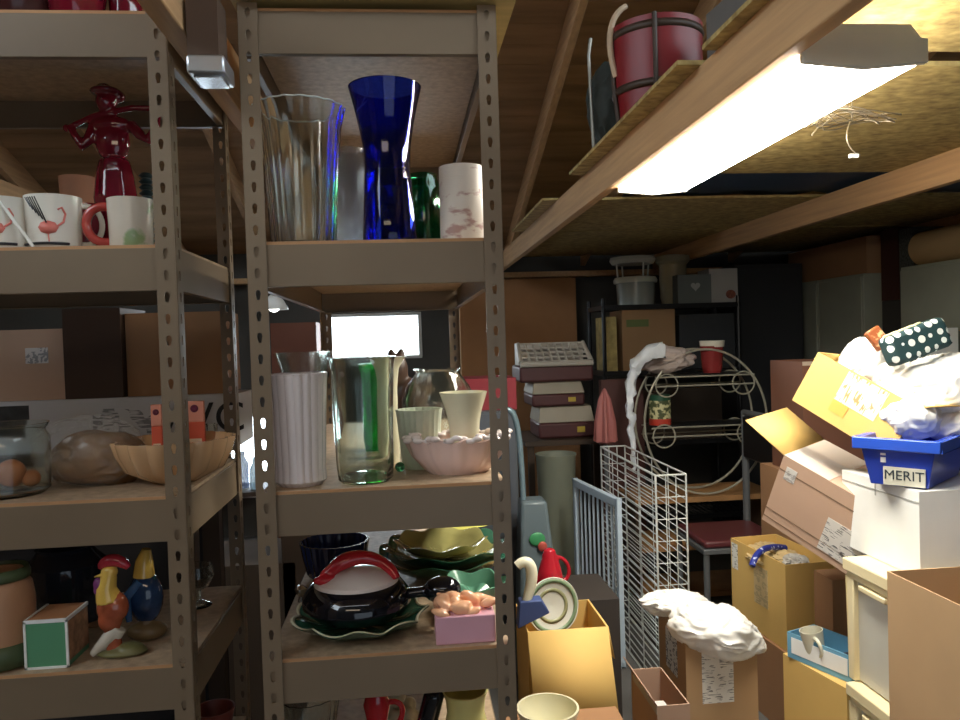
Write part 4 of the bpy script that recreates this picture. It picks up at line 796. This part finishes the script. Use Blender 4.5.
t = thing('cake_stand', 'milky plastic tray with wire handles on top of the cake carrier', 'tray', (at(633, 250, 5.12).x, 5.14, 1.848), group=None)
MB().lathe([(0, .09), (.14, .09), (.155, .115), (.15, .135), (0, .125)], 40).build('tray_dish', clr, t)
for a in range(4): MB().tube([(.12*math.cos(a*PI/2+.3), .12*math.sin(a*PI/2+.3), 0), (.13*math.cos(a*PI/2+.3), .13*math.sin(a*PI/2+.3), .10)], .006, 6).build('foot', clr, t)
turned('squat_tub', 'squat tub with a wide brownish lid right of the cake carrier', 'tub', 673, 5.235, 1.657, 290, [(290, 11), (285, 13), (262, 14), (260, 17), (256, 17), (255, 8)], mat('brownish_tub', (.28, .24, .15), .5), closed_top=True)
t = carton('framed_box', 'grey box with a small white heart on the shelving top', 'box', fr(1.82, 4.99, 1.657), (.23, .1, .19), mat('grey_picture_box', (.13, .15, .15), .5), closed=True)
g = MB(); hp = [(16*math.sin(a)**3, 13*math.cos(a)-5*math.cos(2*a)-2*math.cos(3*a)-math.cos(4*a)) for a in [2*PI*j/30 for j in range(30)]]
g.prism([(x*.002, y*.002) for x, y in hp], .002, Matrix.Translation((.12, -.003, .11)) @ Matrix.Rotation(R(90), 4, 'X')); g.build('heart_mark', mat('pale_grey_mark', (.4, .42, .42), .6), t)
t = carton('white_picture_box', 'white box with a reddish picture at the right end of the shelving top', 'box', fr(2.06, 5.05, 1.657), (.20, .2, .23), mat('grey_white_card', (.42, .41, .40), .6), closed=True)
MB().ball((.15, -.001, .055), (.035, .003, .03)).build('picture', mat('reddish_print', (.25, .08, .05), .6, var=.4, scale=50), t)
# black cabinet and right-hand pale cabinets
t = thing('black_cabinet', 'tall black cabinet between the wire shelving and pale cabinets', 'cabinet', (2.33, 5.25, 0)); MB().box((0, 0, 0), (.50, .5, 1.93)).build('cabinet_body', mat('black_cabinet_paint', (.02, .02, .022), .5), t, bevel=.004); MB().box((.02, -.01, .1), (.48, 0, 1.9)).build('door', mat('black_door_paint', (.025, .026, .03), .4), t)
pc = mat('pale_sage_cabinet', (.30, .31, .25), .5, var=.04)
for i, (ya, yb, lab) in enumerate(((5.17, 5.70, 'farthest pale grey green cabinet along the right wall'), (4.63, 5.15, 'middle pale grey green cabinet along the right wall, under the brown box'), (3.30, 4.26, 'nearest pale grey green cabinet along the right wall, tan roll on top'))):
    t = thing('pale_cabinet', lab, 'cabinet', (2.9, ya, 0), group='pale cabinets along the right wall')
    MB().box((0, 0, 0), (.6, yb-ya, 1.80)).build('cabinet_body', pc, t, bevel=.004)
    MB().box((-.012, .01, .08), (0, yb-ya-.01, 1.78)).build('door', pc, t, bevel=.003); MB().box((-.03, .03, 1.0), (-.012, .045, 1.12)).build('handle', greyst, t)
carton('brown_top_box', 'brown carton on top of the middle pale cabinet', 'box', fr(2.93, 4.64, 1.801), (.5, 1.0, .235), cardk, closed=True)
t = thing('dark_locker', 'dark cabinet recessed between the pale cabinets', 'cabinet', (3.0, 4.29, 0)); MB().box((0, 0, 0), (.5, .31, 1.62)).build('cabinet_body', mat('dark_locker_paint', (.045, .04, .035), .6), t, bevel=.004)
carton('dark_red_case', 'dark reddish case above the recessed cabinet', 'case', fr(3.0, 4.43, 1.621), (.4, .17, .44), mat('dark_red_case_skin', (.05, .015, .012), .6), closed=True)
carton('speckled_case', 'dark grey speckled case beside the tan roll', 'case', fr(3.0, 4.29, 1.621), (.4, .13, .42), mat('speckled_grey', (.06, .065, .06), .7, var=.6, scale=80), closed=True)
carton('small_white_box', 'small white box on the low stand before the recessed cabinet', 'box', fr(2.72, 3.72, 1.30), (.12, .30, .14), white, closed=True)
t = thing('narrow_stand', 'narrow dark stand in front of the right pale cabinet', 'stand', (2.70, 3.70, 0)); MB().box((0, 0, 0), (.16, .34, 1.298)).build('stand_body', MATS['dark_locker_paint'], t)
o = MB().lathe([(0, 0), (.10, 0), (.10, .9), (.06, .9), (.06, .88), (0, .88)], 32).build('tan_roll', mat('tan_roll_paper', (.40, .26, .12), .7)); o.location = (3.02, 3.32, 1.902); o.rotation_euler = (R(-90), 0, 0); tag(o, 'rolled tan paper lying on the nearest pale cabinet', 'roll')
carton('wooden_crate', 'reddish brown wooden crate with pale top edge behind the tipped carton', 'crate', fr(1.63, 3.04, .851), (.26, .28, .47), mat('reddish_wood', (.16, .07, .045), .5), closed=False, labels=(('y0', 0, .965, 1, 1, mat('pale_edge', (.45, .36, .28), .5), 'pale_edge'),))

# loft
p = on(617, 117, 2.102)
t = thing('red_basket', 'round red basket with dark straps on the loft boards', 'basket', (.865, 2.52, 2.102))
MB().lathe([(0, 0), (.125, 0), (.145, .18), (.15, .36), (.142, .36), (.12, .02), (0, .02)], 44, fn=lambda a, r, z_, k: (r*(1+.008*math.cos(44*a)), z_)).build('basket_body', mat('red_lacquer', (.20, .010, .014), .4), t)
for zz in (.15, .33): MB().lathe([(.149 if zz > .2 else .144, zz-.012), (.154 if zz > .2 else .149, zz), (.151 if zz > .2 else .147, zz+.012)], 44, close=False).build('strap', mat('dark_leather', (.05, .03, .02), .5), t, solid=.002)
for a in (R(185), R(250)): MB().tube([(.135*math.cos(a), .135*math.sin(a), .01), (.152*math.cos(a), .152*math.sin(a), .18), (.158*math.cos(a), .158*math.sin(a), .36)], .008, 8).build('upright_strap', MATS['dark_leather'], t)
MB().tube(bez([(-.145, -.02, .20), (-.175, -.02, .30), (-.17, -.02, .40), (-.10, 0, .44)], 12), .010, 8).build('pale_handle', mat('pale_leather', (.50, .36, .24), .5), t)
o = crumple('dark_bundle', (.10, .10, .17), mat('dark_green_cloth', (.03, .035, .03), .8), 41, .12, 3); o.location = (.80, 2.80, 2.29); tag(o, 'dark cloth bundle on the loft boards left of the red basket', 'bundle')
o = MB().tube([(0, 0, 0), (-.01, 0, .36), (.0, 0, .42)], .006, 8).build('thin_rod', mat('dull_metal_rod', (.30, .28, .24), .4, metal=.6)); o.location = (.70, 2.74, 2.102); tag(o, 'thin metal rod standing at the edge of the loft', 'rod')
carton('grey_loft_box', 'grey box on the loft boards right of the red basket', 'box', fr(.95, 2.0, 2.102, 5), (.22, .25, .30), mat('grey_blue_card', (.14, .13, .12), .7), closed=True)
carton('orange_loft_box', 'orange box on the loft boards at the top edge of the picture', 'box', fr(1.0, 1.80, 2.102, 5), (.16, .14, .20), mat('orange_card', (.50, .12, .03), .7), closed=True)
# plywood resting on the middle rack, things above the left joist
t = thing('plywood_sheet', 'plywood sheet resting across the top of the middle rack', 'plywood', (-.285, 1.375, 2.062)); MB().box((0, 0, 0), (.505, .40, .022)).build('sheet', mat('pale_plywood', (.62, .46, .18), .6, var=.15, scale=4, stretch=(1, 8, 1)), t)
t = thing('orange_board', 'orange painted board lying on the plywood above the middle rack', 'board', (-.285, 1.385, 2.0845)); MB().box((0, 0, 0), (.46, .30, .03)).build('board_body', mat('orange_brown_board', (.45, .13, .04), .6), t)

# ================================================================ behind the left rack
t = thing('workbench', 'dark workbench standing behind the left rack', 'workbench', (-1.65, 2.06, 0))
MB().box((0, 0, 1.155), (1.10, .36, 1.192)).build('bench_top', tm, t)
for x in (.02, 1.03): 
    for y in (.02, .29): MB().box((x, y, 0), (x+.05, y+.05, 1.155)).build('leg', tm, t)
MB().box((.02, .33, .1), (1.08, .34, 1.15)).build('blocking_panel', mat('blocking_panel_paint', (.035, .03, .03), .8), t)  # dark panel added under the bench to block the window behind
t = carton('printed_white_carton', 'long flat white carton printed with black letters and photos behind the left rack', 'box', fr(-1.43, 2.10, 1.193), (.985, .17, .137), mat('grey_white_print', (.62, .62, .66), .6), closed=True,
    labels=(('y0', .10, .12, .31, .85, mat('dark_photo_print', (.12, .06, .05), .5, var=.6, scale=25), 'printed_photo'), ('y0', .335, .30, .46, .92, mat('black_photo_print', (.03, .03, .03), .5, var=.6, scale=30), 'printed_photo'), ('y0', .62, .30, .80, .80, print_mat('small_text_print', (.62, .62, .66), (.25, .25, .28), 10, 110, .5), 'printed_text')))
bk = mat('black_ink', (.015, .015, .02), .6)
text_obj('big_letters', 'VC', .115, bk, t, Matrix.Translation((.925, -.0012, .072)) @ Matrix.Rotation(R(90), 4, 'X'))
text_obj('big_letters', 'A', .085, bk, t, Matrix.Translation((.80, -.0018, .072)) @ Matrix.Rotation(R(90), 4, 'X') @ Matrix.Rotation(PI, 4, 'Z'))
t = carton('big_brown_carton', 'big brown carton with white sticker on the printed carton, behind the cookie jar', 'box', fr(-1.36, 2.11, 1.331), (.47, .2, .185), cardp, closed=True, labels=(('y0', .80, .52, .92, .74, print_mat('sticker_print', (.65, .62, .62), (.3, .3, .32), 60, 60, .5), 'sticker'),))
carton('dark_plastic_crate', 'dark glossy box next to the big brown carton', 'box', fr(-.885, 2.10, 1.331), (.145, .2, .235), mat('dark_gloss_card', (.06, .035, .025), .3, coat=.3), closed=True)
carton('rear_brown_carton', 'wide dark brown carton behind the rack, topmost of those boxes', 'box', fr(-.735, 2.12, 1.331), (.25, .2, .22), cardk, closed=True)
t = thing('storage_table', 'low dark table by the back window holding backlit bottles', 'table', (-1.86, 5.45, 0)); MB().box((0, 0, .42), (.85, .4, .45)).build('table_top', tm, t)
for x in (0, .81):
    for y in (0, .36): MB().box((x, y, 0), (x+.04, y+.04, .42)).build('leg', tm, t)
random.seed(12)
bc = [((.75, .82, .9), 'white'), ((.10, .25, .7), 'blue'), ((.75, .65, .08), 'yellow'), ((.45, .6, .75), 'pale blue'), ((.85, .88, .9), 'round white'), ((.06, .12, .3), 'navy'), ((.4, .65, .8), 'sky blue')]
for i, (c_, nm) in enumerate(bc):
    g = MB().lathe([(0, 0), (.038, 0), (.040, .01), (.040, .14+.02*(i % 3)), (.018, .18+.02*(i % 3)), (.016, .22+.02*(i % 3)), (0, .225+.02*(i % 3))], 24)
    o = g.build('bottle', mat('bottle_'+nm.replace(' ', '_'), c_, .25, alpha=.75)); o.location = (-1.66+i*.095, 5.58+.05*(i % 2), .451); tag(o, nm+' plastic bottle backlit on the low table by the window', 'bottle', 'bottles on the low table by the back window')
carton('darkening_carton', 'dark carton added to darken the floor between the two racks', 'box', fr(-.95, 3.0, 0), (.5, .4, .62), mat('darkening_card', (.10, .07, .05), .8), closed=True)  # unseen carton added to keep the gap between the racks dark
carton('rear_board_stack', 'upright brown boards leaning beside the back window', 'board', fr(-.95, 5.6, 0), (.32, .3, 1.62), mat('reddish_board', (.22, .08, .05), .7), closed=True)

p = at(274, 306, 4.2); t = thing('hanging_bulb', 'small lit lamp with white cone shade glowing between the racks far back', 'lamp', p)
MB().lathe([(.075, -.02), (.05, .03), (.015, .06), (.012, .06), (.045, .03), (.070, -.02)], 28, close=False).build('lamp_shade', mat('white_shade', (.8, .8, .78), .4), t, solid=.002)
MB().ball((0, 0, 0), .032).build('bulb', mat('lit_bulb', (1, .97, .9), .4, emit=14), t)
MB().tube([(0, 0, .06), (0, 0, roofz(4.2)-p.z+.15)], .004, 6).build('cord', blackm, t)

tp = mat('navy_tarp', (.015, .035, .075), .6)
g = MB(); n_ = 24
vs = [(1.05+2.3*i/n_, 2.98+.62*j/10, 2.112+.03*abs(noise.noise(Vector((i*.45, j*.5, 0))))) for j in range(11) for i in range(n_+1)]
g.add(vs, [(j*(n_+1)+i, j*(n_+1)+i+1, (j+1)*(n_+1)+i+1, (j+1)*(n_+1)+i) for j in range(10) for i in range(n_)])
tag(g.build('folded_tarp', tp, solid=.006), 'dark navy tarp lying on the loft across the gap in the boards', 'tarp')

t = thing('blocking_chest', 'dark chest added to block the bright floor and wall behind the middle rack', 'chest', (-.50, 3.0, 0))  # added dark chest, blocks the bright background behind the third shelf
MB().box((0, 0, 0), (.70, .32, .80)).build('chest_body', tm, t, bevel=.004); MB().box((-.01, -.01, .80), (.71, .33, .84)).build('lid', tm, t, bevel=.004); MB().box((.30, -.02, .55), (.40, 0, .60)).build('latch', greyst, t)
